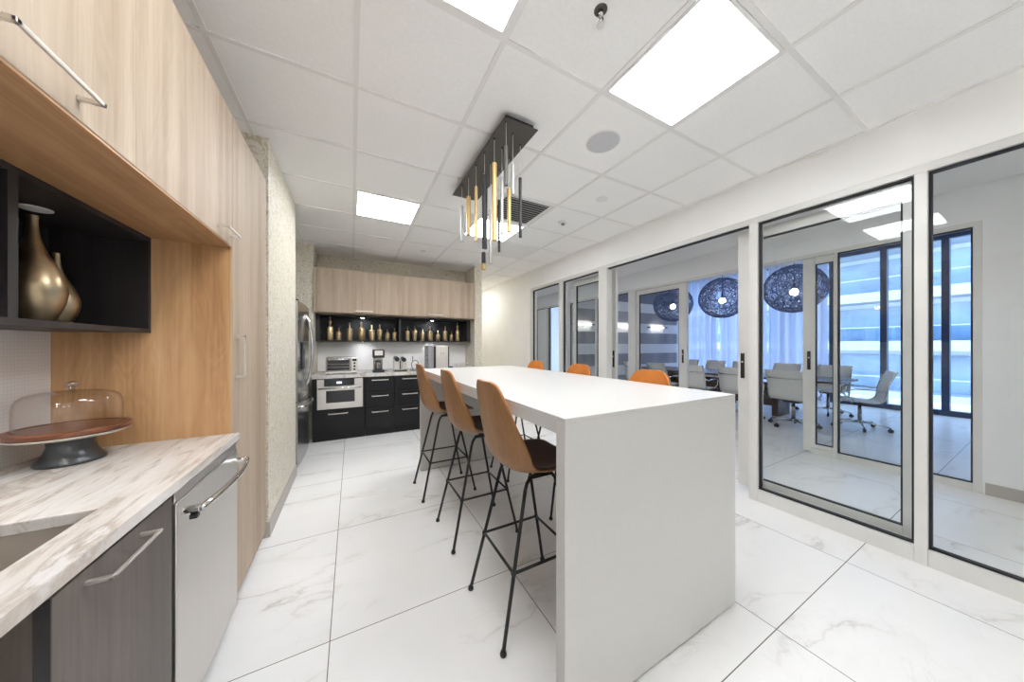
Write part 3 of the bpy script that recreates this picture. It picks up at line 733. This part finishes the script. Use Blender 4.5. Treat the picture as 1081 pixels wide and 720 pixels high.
# ------------------------------------------------------------------ far kitchen wall
nl, nr = -.474, 1.941
fu = thing('far_wall_cabinet', 'long pinkish oak wall cabinet above the shelf of gold bottles', 'cabinet', (.73, 5.28, 1.80))
B(nl, nr, 5.042, YB - .001, 1.79, 2.425).build('carcass', 'oak_pale', fu)
B(nl, -.440, 5.022, 5.041, 1.79, 2.43).build('filler', 'oak_pale', fu, bevel=.001)
B(1.86, nr, 5.022, 5.041, 1.79, 2.43).build('filler', 'oak_pale', fu, bevel=.001)
for x0, x1, hx in ((-.438, .708, .165), (.712, 1.858, 1.232)):
    d = B(x0, x1, 5.020, 5.041, 1.80, 2.43).build('door', 'oak_pale', fu, bevel=.0015)
    MB().box(hx - .12, hx + .12, 4.980, 4.987, 1.824, 1.836).box(hx - .12, hx - .108, 4.987, 5.02, 1.824, 1.836).box(hx + .108, hx + .12, 4.987, 5.02, 1.824, 1.836).build('handle', 'nickel', d, bevel=.0015)
# black open shelf with bottles
bs = thing('bottle_shelf', 'long black open shelf box under the far oak cabinet', 'shelf', (.73, 5.42, 1.38))
sy0 = 5.27
m_ = MB().box(nl, nr, sy0, YB - .001, 1.380, 1.400).box(nl, nr, sy0, YB - .001, 1.768, 1.789)
for x0, x1 in ((nl, nl + .05), (.690, .730), (nr - .06, nr)): m_.box(x0, x1, sy0, YB - .001, 1.400, 1.768)
m_.build('frame', 'black_box', bs)
B(nl + .05, nr - .06, YB - .010, YB - .001, 1.400, 1.768).build('back_panel', 'black_in', bs)
for k, x in enumerate((.155, 1.265)):
    t = thing('puck_light', ('round puck light over the left group of gold bottles', 'round puck light over the right group of gold bottles')[k], 'light', (x, 5.40, 1.76), 'puck lights over the bottles')
    MB().lathe([(.026, -.001), (.034, -.001), (.036, .003), (.036, .0078), (.026, .0078)], (x, 5.40), 24, 1.760).build('rim', 'chrome', t)
    MB().lathe([(0, 0), (.026, 0), (.026, .0075), (0, .0075)], (x, 5.40), 24, 1.760).build('lens', 'puck', t)
    t = thing('undershelf_light', ('round light under the shelf above the coffee maker', 'round light under the shelf above the tall coffee machine')[k], 'light', (x, 5.40, 1.372), 'lights under the bottle shelf')
    MB().lathe([(0, 0), (.028, 0), (.028, .0075), (0, .0075)], (x, 5.40), 24, 1.372).build('lens', 'puck_under', t)
    MB().lathe([(.0285, -.001), (.036, -.001), (.036, .0078), (.0285, .0078)], (x, 5.40), 24, 1.372).build('rim', 'chrome', t)
# sixteen bottles: x, height, radius, shape
K_ = {'round': [(0, 0), (.85, 0), (1, .03), (1, .52), (.9, .60), (.5, .68), (.30, .72), (.24, .86), (.34, .87), (.34, .89), (.22, .90), (.26, 1.0), (0, 1.0)],
      'square': [(0, 0), (.95, 0), (1, .02), (1, .60), (.96, .65), (.36, .70), (.26, .72), (.26, .84), (.36, .85), (.36, .88), (.22, .89), (.30, 1.0), (0, 1.0)],
      'taper': [(0, 0), (.55, 0), (.62, .03), (.95, .45), (1, .56), (.85, .66), (.35, .74), (.26, .78), (.26, .86), (.36, .87), (.34, .93), (.22, .94), (.30, 1.0), (0, 1.0)],
      'tall': [(0, 0), (.92, 0), (1, .02), (1, .52), (.8, .58), (.42, .61), (.36, .70), (.55, .76), (.50, .82), (.30, .84), (.28, .93), (.36, .94), (.30, 1.0), (0, 1.0)]}
bt = [(-.300, .366, .060, 'tall', 'tall ribbed silver gold bottle, first at the left end of the bottle shelf'),
      (-.180, .200, .048, 'round', 'short gold bottle standing beside the tall leftmost bottle'),
      (-.034, .281, .055, 'square', 'square shouldered gold bottle, third from the left on the shelf'),
      (.134, .296, .072, 'round', 'broad gold bottle right under the left puck light'),
      (.288, .252, .058, 'square', 'gold bottle just right of the broad one under the left light'),
      (.405, .262, .055, 'taper', 'gold bottle narrowing to its foot in the left half of the shelf'),
      (.520, .198, .050, 'round', 'short round gold bottle, second left of the shelf divider'),
      (.634, .217, .048, 'square', 'short gold bottle right beside the shelf divider, on its left'),
      (.842, .249, .046, 'square', 'slim gold bottle first to the right of the shelf divider'),
      (.962, .259, .056, 'taper', 'gold bottle narrowing to its foot in the right half of the shelf'),
      (1.092, .227, .050, 'square', 'short gold bottle third to the right of the shelf divider'),
      (1.224, .264, .066, 'round', 'broad gold bottle right under the right puck light'),
      (1.368, .189, .046, 'round', 'shortest round gold bottle right of the broad one under the right light'),
      (1.500, .271, .052, 'square', 'square gold bottle, third from the right end of the shelf'),
      (1.617, .182, .042, 'round', 'small gold bottle, second from the right end of the shelf'),
      (1.729, .343, .050, 'tall', 'tall slim silver gold bottle, last at the right end of the shelf')]
for x, h, r, kd, lab in bt:
    r *= .76
    t = thing('gold_bottle', lab, 'bottle', (x, 5.385, 1.4003), 'gold bottles on the black shelf')
    pr_ = K_[kd]; cut = next(i for i, (a, b) in enumerate(pr_) if b >= .83)
    n = 4 if kd == 'square' else 20
    bo = MB().lathe([(a * r, b * h) for a, b in pr_[:cut + 1]] + [(0, pr_[cut][1] * h)], (x, 5.385), n if n > 4 else 20, 1.4003).build('bottle_body', 'gold_bottle', t, smooth=True)
    MB().lathe([(0, pr_[cut][1] * h)] + [(a * r, b * h + .0003) for a, b in pr_[cut:]], (x, 5.385), 16, 1.4003).build('stopper', 'brass', t, smooth=True)
# base cabinets
yf = 4.775
def handle_x(x0, x1, y, z, parent):
    MB().box(x0, x1, y - .040, y - .033, z - .006, z + .006).box(x0, x0 + .010, y - .033, y, z - .006, z + .006).box(x1 - .010, x1, y - .033, y, z - .006, z + .006).build('handle', 'nickel', parent, bevel=.0012)
def base_cab(label, x0, x1, drawers, name='drawer_cabinet'):
    t = thing(name, label, 'cabinet', ((x0 + x1) / 2, 5.1, 0), 'charcoal drawer cabinets under the far counter')
    B(x0 + .001, x1 - .001, yf + .02, YB - .001, .10, .868).build('carcass', 'charcoal_side', t)
    B(x0 + .001, x1 - .001, yf + .07, YB - .2, 0, .10).build('toe_kick', 'charcoal_side', t)
    for z0, z1, h0, h1 in drawers:
        d = B(x0 + .003, x1 - .003, yf, yf + .019, z0, z1).build('drawer', 'charcoal', t, bevel=.0015)
        handle_x(h0, h1, yf, z1 - .045, d)
dz3 = ((.118, .402), (.406, .632), (.636, .862))
oc = thing('oven_cabinet', 'charcoal base cabinet holding the built-in microwave drawer, one drawer below', 'cabinet', (-.14, 5.1, 0), 'charcoal drawer cabinets under the far counter')
MB().box(nl + .002, -.432, yf + .02, YB - .001, .10, .868).box(.148, .167, yf + .02, YB - .001, .10, .868).box(-.432, .148, yf + .02, YB - .001, .10, .44).box(-.432, .148, 5.40, YB - .001, .44, .868).build('carcass', 'charcoal_side', oc)
B(nl + .002, .167, yf + .07, YB - .2, 0, .10).build('toe_kick', 'charcoal_side', oc)
d = B(nl + .004, .166, yf, yf + .019, .118, .440).build('drawer', 'charcoal', oc, bevel=.0015)
handle_x(-.285, -.050, yf, .384, d)
B(nl + .004, -.418, yf, yf + .019, .444, .866).build('filler', 'charcoal', oc); B(.140, .166, yf, yf + .019, .444, .866).build('filler', 'charcoal', oc)
mw = thing('microwave_drawer', 'stainless built-in microwave drawer under the toaster oven', 'microwave', (-.13, 4.9, .45), None)
B(-.425, .144, yf + .022, 5.39, .445, .86).build('body', 'black_plastic', mw)
MB().prism([(-.414, .450), (.137, .450), (.137, .760), (-.414, .760)], yf - .018, yf + .021, 'y').build('drawer_front', 'steel_h', mw, bevel=.004)
B(-.310, .035, yf - .0215, yf - .018, .535, .700).build('window', 'dark_glass', mw, bevel=.002)
MB().box(-.414, -.332, yf - .020, yf + .021, .764, .855).build('trim_panel', 'steel_h', mw, bevel=.003)
MB().box(.030, .137, yf - .020, yf + .021, .764, .855).build('trim_panel', 'steel_h', mw, bevel=.003)
cp = B(-.330, .028, yf - .020, yf + .021, .764, .855).build('control_panel', 'dark_glass', mw, bevel=.002)
B(-.185, -.125, yf - .0215, yf - .020, .795, .822).build('clock', 'display', cp)
MB().tube([(-.395, yf - .045, .735), (.118, yf - .045, .735)], .010, 12).cyl((-.37, yf - .018, .735), (-.37, yf - .045, .735), .007).cyl((.093, yf - .018, .735), (.093, yf - .045, .735), .007).build('handle', 'chrome', mw, smooth=True)
base_cab('charcoal cabinet of three drawers just right of the microwave drawer', .169, .566, [(a, b, .255, .475) for a, b in dz3])
base_cab('second charcoal cabinet of three drawers right of the microwave drawer', .568, .990, [(a, b, .672, .892) for a, b in dz3])
base_cab('third charcoal cabinet of three drawers, behind the end of the island', .992, 1.465, [(a, b, 1.12, 1.34) for a, b in dz3])
base_cab('charcoal cabinet of three drawers against the far wallpapered pier', 1.467, nr - .002, [(a, b, 1.60, 1.82) for a, b in dz3])
tag(B(nl + .001, nr - .001, yf - .022, YB - .007, .869, .9145).build('far_countertop', 'counter', bevel=.003), 'pale stone countertop along the far kitchen wall', 'countertop')
# toaster oven
c0 = .9148
to = thing('toaster_oven', 'silver toaster oven at the left end of the far counter', 'toaster oven', (-.11, 5.05, c0))
x0, x1, y0, y1 = -.325, .075, 4.905, 5.22
MB().box(x0, x1, y0 + .012, y1, c0 + .018, c0 + .238).build('body', 'steel_dark', to, bevel=.012)
do = MB().frame(x0, x1 - .085, c0 + .03, c0 + .228, .02, y0 - .002, y0 + .0115).bm
for v in do.verts: v.co.x, v.co.y = v.co.y, v.co.x
mbd = MB(); mbd.bm.free(); mbd.bm = do
dr = mbd.build('door', 'steel_dark', to, bevel=.002)
B(x0 + .02, x1 - .105, y0 + .001, y0 + .009, c0 + .05, c0 + .208).build('window', 'dark_glass', dr)
for zz in (.095, .14): MB().tube([(x0 + .025, y0 - .001, c0 + zz), (x1 - .11, y0 - .001, c0 + zz)], .0022, 6).build('rack_bar', 'steel_dark', dr)
MB().tube([(x0 + .03, y0 - .022, c0 + .203), (x1 - .115, y0 - .022, c0 + .203)], .007, 10).cyl((x0 + .05, y0 - .0022, c0 + .203), (x0 + .05, y0 - .022, c0 + .203), .005).cyl((x1 - .135, y0 - .0022, c0 + .203), (x1 - .135, y0 - .022, c0 + .203), .005).build('handle', 'chrome', dr, smooth=True)
B(x1 - .083, x1 - .002, y0 + .003, y0 + .0118, c0 + .03, c0 + .228).build('control_panel', 'nickel', to, bevel=.002)
for zz in (.06, .105, .15): MB().cyl((x1 - .042, y0 - .014, c0 + zz), (x1 - .042, y0 + .003, c0 + zz), .015, n=18).build('knob', 'black_plastic', to, bevel=.002)
B(x1 - .07, x1 - .015, y0 + .0015, y0 + .003, c0 + .178, c0 + .212).build('display', 'dark_glass', to)
B(x0 - .002, x1 - .0, y0 - .03, y0 + .0118, c0 + .012, c0 + .0295).build('crumb_tray', 'nickel', to, bevel=.003)
for fx in (x0 + .03, x1 - .03):
    for fy in (y0 + .04, y1 - .03): MB().cyl((fx, fy, c0), (fx, fy, c0 + .018), .012, n=12).build('foot', 'black_plastic', to)
# drip coffee maker
cm = thing('coffee_maker', 'black drip coffee maker with glass carafe right of the toaster oven', 'coffee maker', (.36, 5.0, c0))
MB().box(.275, .435, 4.90, 5.11, c0, c0 + .035).build('base', 'black_plastic', cm, bevel=.006)
MB().box(.290, .420, 5.035, 5.105, c0 + .0355, c0 + .215).build('column', 'steel_dark', cm, bevel=.005)
hd = MB().box(.275, .437, 4.905, 5.105, c0 + .216, c0 + .345).build('head', 'black_plastic', cm, bevel=.012)
B(.300, .412, 4.9015, 4.9045, c0 + .255, c0 + .325).build('display', 'nickel', hd, bevel=.002)
MB().lathe([(.05, .16), (.045, .178), (.030, .18)], (.355, 4.97), 20, c0).build('filter_basket', 'black_plastic', cm, smooth=True, solid=.004)
ca = MB().lathe([(0, 0), (.048, 0), (.054, .02), (.054, .06), (.044, .095), (.036, .112), (.036, .118), (0, .118)], (.355, 4.97), 24, c0 + .036).build('carafe', 'steel_dark', cm, smooth=True)
MB().tube([(.355, 4.925, c0 + .14), (.355, 4.88, c0 + .135), (.355, 4.872, c0 + .10), (.355, 4.90, c0 + .06), (.355, 4.916, c0 + .055)], .006, 8).build('carafe_handle', 'black_plastic', ca, smooth=True)
MB().tube([(.44, 5.09, c0 + .012), (.465, 5.1, c0 + .007), (.49, 5.08, c0 + .007), (.47, 5.03, c0 + .007)], .005, 6).build('power_cord', 'black_plastic', cm, smooth=True)
# capsule machine with two round heads
em = thing('capsule_machine', 'small silver coffee machine with two round black tops', 'coffee machine', (.67, 5.0, c0))
MB().box(.572, .766, 4.905, 5.12, c0, c0 + .022).build('base', 'black_plastic', em, bevel=.004)
MB().box(.574, .660, 4.95, 5.115, c0 + .0225, c0 + .195).build('body', 'nickel', em, bevel=.012)
MB().box(.676, .764, 4.96, 5.115, c0 + .0225, c0 + .185).build('water_tank', 'nickel', em, bevel=.012)
B(.6605, .6755, 4.98, 5.10, c0 + .0225, c0 + .165).build('spine', 'black_plastic', em)
MB().cyl((.617, 4.915, c0 + .19), (.617, 5.10, c0 + .205), .036, n=24).build('brew_head', 'black_plastic', em, bevel=.006)
MB().cyl((.720, 4.925, c0 + .18), (.720, 5.10, c0 + .195), .034, n=24).build('brew_head', 'black_plastic', em, bevel=.006)
MB().box(.585, .755, 4.906, 4.948, c0 + .0225, c0 + .035).build('drip_tray', 'steel_dark', em, bevel=.002)
MB().tube([(.70, 4.93, c0 + .14), (.695, 4.92, c0 + .10), (.685, 4.92, c0 + .05)], .004, 8).build('milk_spout', 'chrome', em, smooth=True)
# black wire stand
ws = thing('wire_stand', 'black wire stand with a looped arm beside the silver coffee machine', 'stand', (.88, 5.02, c0))
MB().lathe([(0, 0), (.060, 0), (.064, .004), (.060, .009), (0, .009)], (.88, 5.02), 28, c0).build('base', 'black_metal', ws)
MB().tube([(.88, 5.02, c0 + .009), (.85, 5.02, c0 + .06), (.845, 5.02, c0 + .11), (.868, 5.02, c0 + .15), (.90, 5.02, c0 + .165), (.94, 5.02, c0 + .15), (.955, 5.02, c0 + .11)], .005, 8).build('arm', 'black_metal', ws, smooth=True)
MB().tube([(.87, 5.02, c0 + .152), (.862, 5.02, c0 + .19), (.868, 5.02, c0 + .215)], .0045, 8).sphere((.868, 5.02, c0 + .218), .009, 10).build('finial', 'black_metal', ws, smooth=True)
# flat black mat / scale
tag(MB().box(.96, 1.09, 4.92, 5.10, c0, c0 + .022).box(.97, 1.08, 4.93, 5.09, c0 + .0222, c0 + .03).build('scale', 'black_plastic', bevel=.003), 'flat black scale between wire stand and tall silver machine', 'scale')
# tall brewer
tb = thing('tall_coffee_machine', 'tall silver coffee machine with black sides near the right end of the far counter', 'coffee machine', (1.31, 5.1, c0))
MB().box(1.205, 1.225, 4.96, 5.30, c0 + .006, c0 + .395).build('side_panel', 'black_plastic', tb, bevel=.003)
MB().box(1.432, 1.452, 4.96, 5.30, c0 + .006, c0 + .395).build('side_panel', 'black_plastic', tb, bevel=.003)
fb = MB().box(1.2255, 1.4315, 4.955, 5.30, c0 + .004, c0 + .402).build('body', 'nickel', tb, bevel=.006)
MB().box(1.30, 1.318, 4.945, 4.9545, c0 + .25, c0 + .29).box(1.338, 1.356, 4.945, 4.9545, c0 + .25, c0 + .29).build('spout', 'chrome', tb, bevel=.002)
MB().box(1.11, 1.204, 5.0, 5.29, c0 + .01, c0 + .395).build('bean_tower', 'grey_plastic', tb, bevel=.008)
for zz in (.16, .24): MB().cyl((1.102, 5.06, c0 + zz), (1.1098, 5.06, c0 + zz), .016, n=14).build('knob', 'black_plastic', tb)
MB().box(1.23, 1.43, 4.90, 4.9545, c0, c0 + .018).build('drip_tray', 'black_plastic', tb, bevel=.002)
# tray with glasses
ty = thing('serving_tray', 'low tray at the right end of the far counter', 'tray', (1.72, 5.15, c0))
MB().box(1.56, 1.88, 5.00, 5.28, c0, c0 + .008).box(1.56, 1.88, 5.0, 5.008, c0 + .008, c0 + .03).box(1.56, 1.88, 5.272, 5.28, c0 + .008, c0 + .03).box(1.56, 1.568, 5.008, 5.272, c0 + .008, c0 + .03).box(1.872, 1.88, 5.008, 5.272, c0 + .008, c0 + .03).build('tray_body', 'nickel', ty, bevel=.001)
for k, x in enumerate((1.62, 1.72, 1.82)):
    tag(MB().lathe([(0, 0), (.028, 0), (.032, .06), (.034, .08), (.031, .08), (.029, .06), (.025, .006), (0, .006)], (x, 5.12), 20, c0 + .0083).build('tumbler', 'clear', smooth=True), ('left of three glass tumblers on the low tray', 'middle of three glass tumblers on the low tray', 'right of three glass tumblers on the low tray')[k], 'glass', 'glass tumblers on the tray')
tag(MB().lathe([(0, 0), (.035, 0), (.04, .02), (.03, .045), (0, .05)], (1.51, 5.05), 20, c0).build('black_bowl', 'black_plastic', smooth=True), 'small black bowl between tall coffee machine and tray', 'bowl')
# refrigerator
fg = thing('refrigerator', 'stainless french door refrigerator in the wallpapered alcove', 'refrigerator', (-.75, 4.21, 0))
fy0, fy1 = 3.752, 4.665
B(-1.02, -.535, fy0, fy1, .03, 1.765).build('body', 'black_plastic', fg, bevel=.004)
def curved_door(name, y0, y1, z0, z1, yc, hw):
    n = 10; pts = [(-.530, y0), ] ; poly = []
    for k in range(n + 1):
        y = y0 + (y1 - y0) * k / n; poly.append((-.472 - .020 * ((y - yc) / hw) ** 2, y))
    poly += [(-.530, y1), (-.530, y0)]
    return MB().prism(poly, z0, z1, 'z').build(name, 'steel_fridge', fg, bevel=.004)
ym_ = (fy0 + fy1) / 2; hw = (fy1 - fy0) / 2
dl = curved_door('door', fy0, ym_ - .003, .735, 1.785, ym_, hw); dr_ = curved_door('door', ym_ + .003, fy1, .735, 1.785, ym_, hw)
fz = curved_door('freezer_drawer', fy0, fy1, .06, .728, ym_, hw)
def bowed(p0, p1, out, r, n=10):
    p0, p1 = Vector(p0), Vector(p1); return [p0.lerp(p1, k / n) + Vector((out * math.sin(math.pi * k / n) ** .6, 0, 0)) for k in range(n + 1)]
for d_, y in ((dl, ym_ - .05), (dr_, ym_ + .05)):
    MB().tube(bowed((-.470, y, .86), (-.470, y, 1.68), .062, 0), .013, 10).build('handle', 'chrome', d_, smooth=True)
MB().tube(bowed((-.480, fy0 + .08, .665), (-.480, fy1 - .08, .665), .062, 0), .013, 10).build('handle', 'chrome', fz, smooth=True)
dp = B(-.4795, -.470, 3.90, 4.08, 1.06, 1.36).build('dispenser', 'black_plastic', dl, bevel=.003)
B(-.4700, -.468, 3.92, 4.06, 1.28, 1.34).build('dispenser_display', 'dark_glass', dp)
B(-1.0, -.56, fy0 + .01, fy1 - .01, 0, .03).build('kick_plate', 'black_plastic', fg)
MB().box(-.53, -.49, fy0 + .02, fy0 + .09, 1.786, 1.80).box(-.53, -.49, fy1 - .09, fy1 - .02, 1.786, 1.80).build('hinge_cover', 'black_plastic', fg, bevel=.003)

# ------------------------------------------------------------------ conference room
tx0, tx1, ty0, ty1 = 6.60, 7.80, 1.72, 5.55
ct_ = thing('conference_table', 'long dark boat shaped conference table behind the glass walls', 'table', (7.2, 3.6, 0))
def boat(s):
    P = []
    for k in range(17):
        t = k / 16; y = ty0 + (ty1 - ty0) * t; w = .5 + .12 * math.sin(math.pi * t); P.append((7.2 + w * s, y))
    for k in range(16, -1, -1):
        t = k / 16; y = ty0 + (ty1 - ty0) * t; w = .5 + .12 * math.sin(math.pi * t); P.append((7.2 - w * s, y))
    return P
MB().prism(boat(1), .705, .740, 'z').build('tabletop', 'table_wood', ct_, bevel=.006)
for y in (2.6, 4.7):
    MB().box(6.95, 7.45, y - .05, y + .05, 0, .7045).build('pedestal', 'table_wood', ct_, bevel=.01)
B(7.17, 7.23, 2.651, 4.649, .15, .60).build('stretcher_panel', 'table_wood', ct_)

def make_chair():
    t = thing('conference_chair', 'white mesh conference chair', 'chair', (0, 0, 0))
    # profile in x (forward), z
    S = catmull([(.245, .445), (.20, .462), (.08, .455), (-.05, .445), (-.15, .450), (-.205, .50), (-.225, .60), (-.245, .72), (-.285, .84), (-.330, .925)], 4)
    n = len(S) - 1
    def fn(a, b):
        def f(u, v):
            s = (a + (b - a) * u) * n; i = min(int(s), n - 1); k = s - i
            return (S[i][0] + (S[i + 1][0] - S[i][0]) * k, (v - .5) * .46, S[i][1] + (S[i + 1][1] - S[i][1]) * k)
        return f
    MB().grid(fn(0, .48), 16, 4).build('seat', 'white_mesh', t, smooth=True, solid=.012)
    bk = MB().grid(fn(.482, 1), 18, 4).build('backrest', 'white_mesh', t, smooth=True, solid=.012)
    MB().tube([(-.29, -.22, .80), (-.285, 0, .79), (-.29, .22, .80)], .010, 8).build('back_bar', 'chrome', bk, smooth=True)
    for sy in (-1, 1):
        MB().tube([(x, sy * .238, z) for x, z in S], .011, 8).build('side_rail', 'chrome', t, smooth=True)
        MB().tube([(.10, sy * .245, .462), (.16, sy * .275, .53), (.15, sy * .285, .62), (.10, sy * .287, .648), (-.10, sy * .287, .648), (-.19, sy * .275, .63), (-.232, sy * .245, .66)], .011, 8).build('armrest', 'chrome', t, smooth=True)
    MB().box(-.09, .09, -.10, .10, .395, .425).box(-.02, .02, -.23, .23, .425, .440).build('tilt_mechanism', 'black_plastic', t, bevel=.006)
    MB().cyl((0, 0, .10), (0, 0, .395), .026, .020, n=14).build('column', 'steel_dark', t, smooth=True)
    MB().cyl((0, 0, .085), (0, 0, .135), .038, .030, n=14).build('hub', 'chrome', t, smooth=True)
    for k in range(5):
        a = 2 * math.pi * k / 5 + .3; c, s = math.cos(a), math.sin(a)
        MB().tube([(.03 * c, .03 * s, .112), (.18 * c, .18 * s, .098), (.305 * c, .305 * s, .078)], [.018, .015, .011], 8).build('base_arm', 'chrome', t, smooth=True)
        w = MB().cyl((.31 * c - .016 * s, .31 * s + .016 * c, .0305), (.31 * c + .016 * s, .31 * s - .016 * c, .0305), .030, n=14).cyl((.305 * c, .305 * s, .045), (.305 * c, .305 * s, .078), .008, n=8)
        w.build('caster', 'black_plastic', t, smooth=False)
    return t
c_0 = make_chair()
near = [2.12, 2.86, 3.62, 4.37, 5.05]; far = [2.2, 2.95, 3.73, 4.40, 5.05]
nm = ['first', 'second', 'third', 'fourth', 'fifth']
cl = [((7.12, 1.58, 0), R(112), 'white mesh chair alone at the near end of the conference table')]
cl += [((6.32, y, 0), R(random.uniform(-7, 7)), 'white mesh chair on the kitchen side, %s from the table\'s near end' % nm[k]) for k, y in enumerate(near)]
cl += [((8.08, y, 0), math.pi + R(random.uniform(-7, 7)), 'white mesh chair on the window side, %s from the table\'s near end' % nm[k]) for k, y in enumerate(far)]
for k, (p, rz, lab) in enumerate(cl):
    o = c_0 if k == 0 else copy_tree(c_0)
    place(o, p, rz, lab, 'white mesh chairs around the conference table')

# string ball pendants
def make_ball():
    t = thing('string_pendant', 'ball pendant of wound string', 'pendant light', (0, 0, 0))
    rnd = random.Random(3); m = MB()
    for k in range(95):
        ax = Vector((rnd.gauss(0, 1), rnd.gauss(0, 1), rnd.gauss(0, 1))).normalized()
        off = rnd.uniform(-.55, .55); u = ax.orthogonal().normalized(); v = ax.cross(u); rr = math.sqrt(1 - off * off)
        pts = [(ax * off + (u * math.cos(2 * math.pi * j / 30) + v * math.sin(2 * math.pi * j / 30)) * rr) * (.455 + rnd.uniform(-.006, .006)) for j in range(30)]
        m.tube([Vector((p.x, p.y, p.z * .97)) for p in pts], .0042, 3, closed=True)
    m.build('string_shade', 'string', t)
    MB().sphere((0, 0, -.06), .062, 18).build('bulb', 'bulb', t, smooth=True)
    MB().cyl((0, 0, .0), (0, 0, .10), .022, n=12).build('socket', 'black_metal', t, bevel=.004)
    MB().cyl((0, 0, .10), (0, 0, 1.0), .005, n=8).build('cord', 'black_metal', t)
    MB().cyl((0, 0, 1.0), (0, 0, 1.019), .06, n=24).build('ceiling_rose', 'black_metal', t)
    return t
b0 = make_ball()
for k, (y, lab) in enumerate(((2.44, 'string ball pendant seen through the parked glass door, over the table\'s near end'), (3.67, 'string ball pendant against the blue curtain, over the middle of the conference table'), (4.84, 'farthest string ball pendant, partly behind the left glass door stile'))):
    o = b0 if k == 0 else copy_tree(b0)
    place(o, (7.3, y, 2.38), R(70 * k), lab, 'string ball pendants over the conference table')

# sconces on the striped wall
for k, x in enumerate((5.45, 6.95, 8.5)):
    t = thing('wall_sconce', ('long slim wall light on the striped wall, nearest the kitchen', 'long slim wall light in the middle of the striped wall', 'long slim wall light on the striped wall, nearest the windows')[k], 'wall light', (x, 6.15, 1.885), 'slim wall lights on the striped wall')
    B(x - .46, x + .46, 6.12, 6.165, 1.868, 1.898).build('bar', 'black_metal', t, bevel=.003)
    B(x - .06, x + .06, 6.1655, 6.199, 1.85, 1.916).build('wall_mount', 'black_metal', t)
    B(x - .30, x + .30, 6.1255, 6.16, 1.8985, 1.902).build('upper_strip', 'strip', t)
    B(x - .30, x + .30, 6.1255, 6.16, 1.864, 1.8675).build('lower_strip', 'strip', t)
# curtains
def curtain(label, y0, y1, seed):
    rnd = random.Random(seed); ph = rnd.uniform(0, 6)
    def f(u, v):
        y = y0 + (y1 - y0) * u
        return (9.56 + .05 * math.sin(y * 34 + ph + .6 * math.sin(y * 5)) + .02 * math.sin(y * 13), y, .02 + 3.30 * v)
    o = MB().grid(f, int((y1 - y0) * 60), 4).build('curtain', 'curtain', smooth=True)
    tag(o, label, 'curtain', 'sheer curtains along the conference windows')
curtain('sheer pale blue curtain behind the near string pendant, gathered beside the bare window', 2.62, 3.72, 1)
curtain('sheer pale blue curtain in the open conference doorway behind the middle string pendant', 3.74, 4.90, 2)
curtain('sheer pale blue curtain beside the striped wall', 4.92, 6.17, 3)
tag(B(9.49, 9.63, 2.55, 6.19, 3.331, 3.36).build('curtain_rail', 'alu', bevel=.003), 'slim pale rail carrying the curtains', 'curtain rail')

# ------------------------------------------------------------------ building across the street
bd = thing('apartment_building', 'pale apartment block with horizontal balcony bands outside the windows', 'building', (34, 12, -9))
B(31.5, 40, -14, 70, -9, 16).build('facade', 'facade_m', bd)
for k in range(-3, 5):
    z = 1.30 + 3.15 * k
    B(29.7, 31.495, -14, 70, z - .30, z + .30).build('balcony_slab', 'facade_w', bd)
    B(31.40, 31.498, -14, 70, z + .301, z + 2.55).build('window_band', 'facade_g', bd)
    B(29.75, 29.80, -14, 70, z + .301, z + 1.15).build('balcony_glass', 'winglass', bd)
    B(29.72, 29.83, -14, 70, z + 1.151, z + 1.21).build('railing', 'facade_w', bd)
tag(B(14, 42, -40, 80, -9.2, -9.0).build('street', 'facade_m'), 'grey street far below the windows', 'street')

# ------------------------------------------------------------------ daylight and output
w = bpy.data.worlds.new('sky'); scene.world = w; w.use_nodes = True
nt = w.node_tree; bg = nt.nodes['Background']
tcw = nt.nodes.new('ShaderNodeTexCoord'); spw = nt.nodes.new('ShaderNodeSeparateXYZ'); L(nt, tcw.outputs['Generated'], spw.inputs[0])
L(nt, ramp(nt, spw.outputs['Z'], [(.0, (.82, .90, 1.0)), (.6, (.58, .74, 1.0))]), bg.inputs['Color'])
bg.inputs['Strength'].default_value = 4

scene.view_settings.view_transform = 'Standard'; scene.view_settings.look = 'None'
scene.view_settings.gamma = 1.0; scene.view_settings.use_curve_mapping = False
scene.view_settings.exposure = EXPO
cy_ = scene.cycles
cy_.use_denoising = True; cy_.max_bounces = 12; cy_.diffuse_bounces = 10; cy_.glossy_bounces = 5
cy_.transmission_bounces = 8; cy_.transparent_max_bounces = 24; cy_.sample_clamp_indirect = 6
cy_.caustics_reflective = False; cy_.caustics_refractive = False
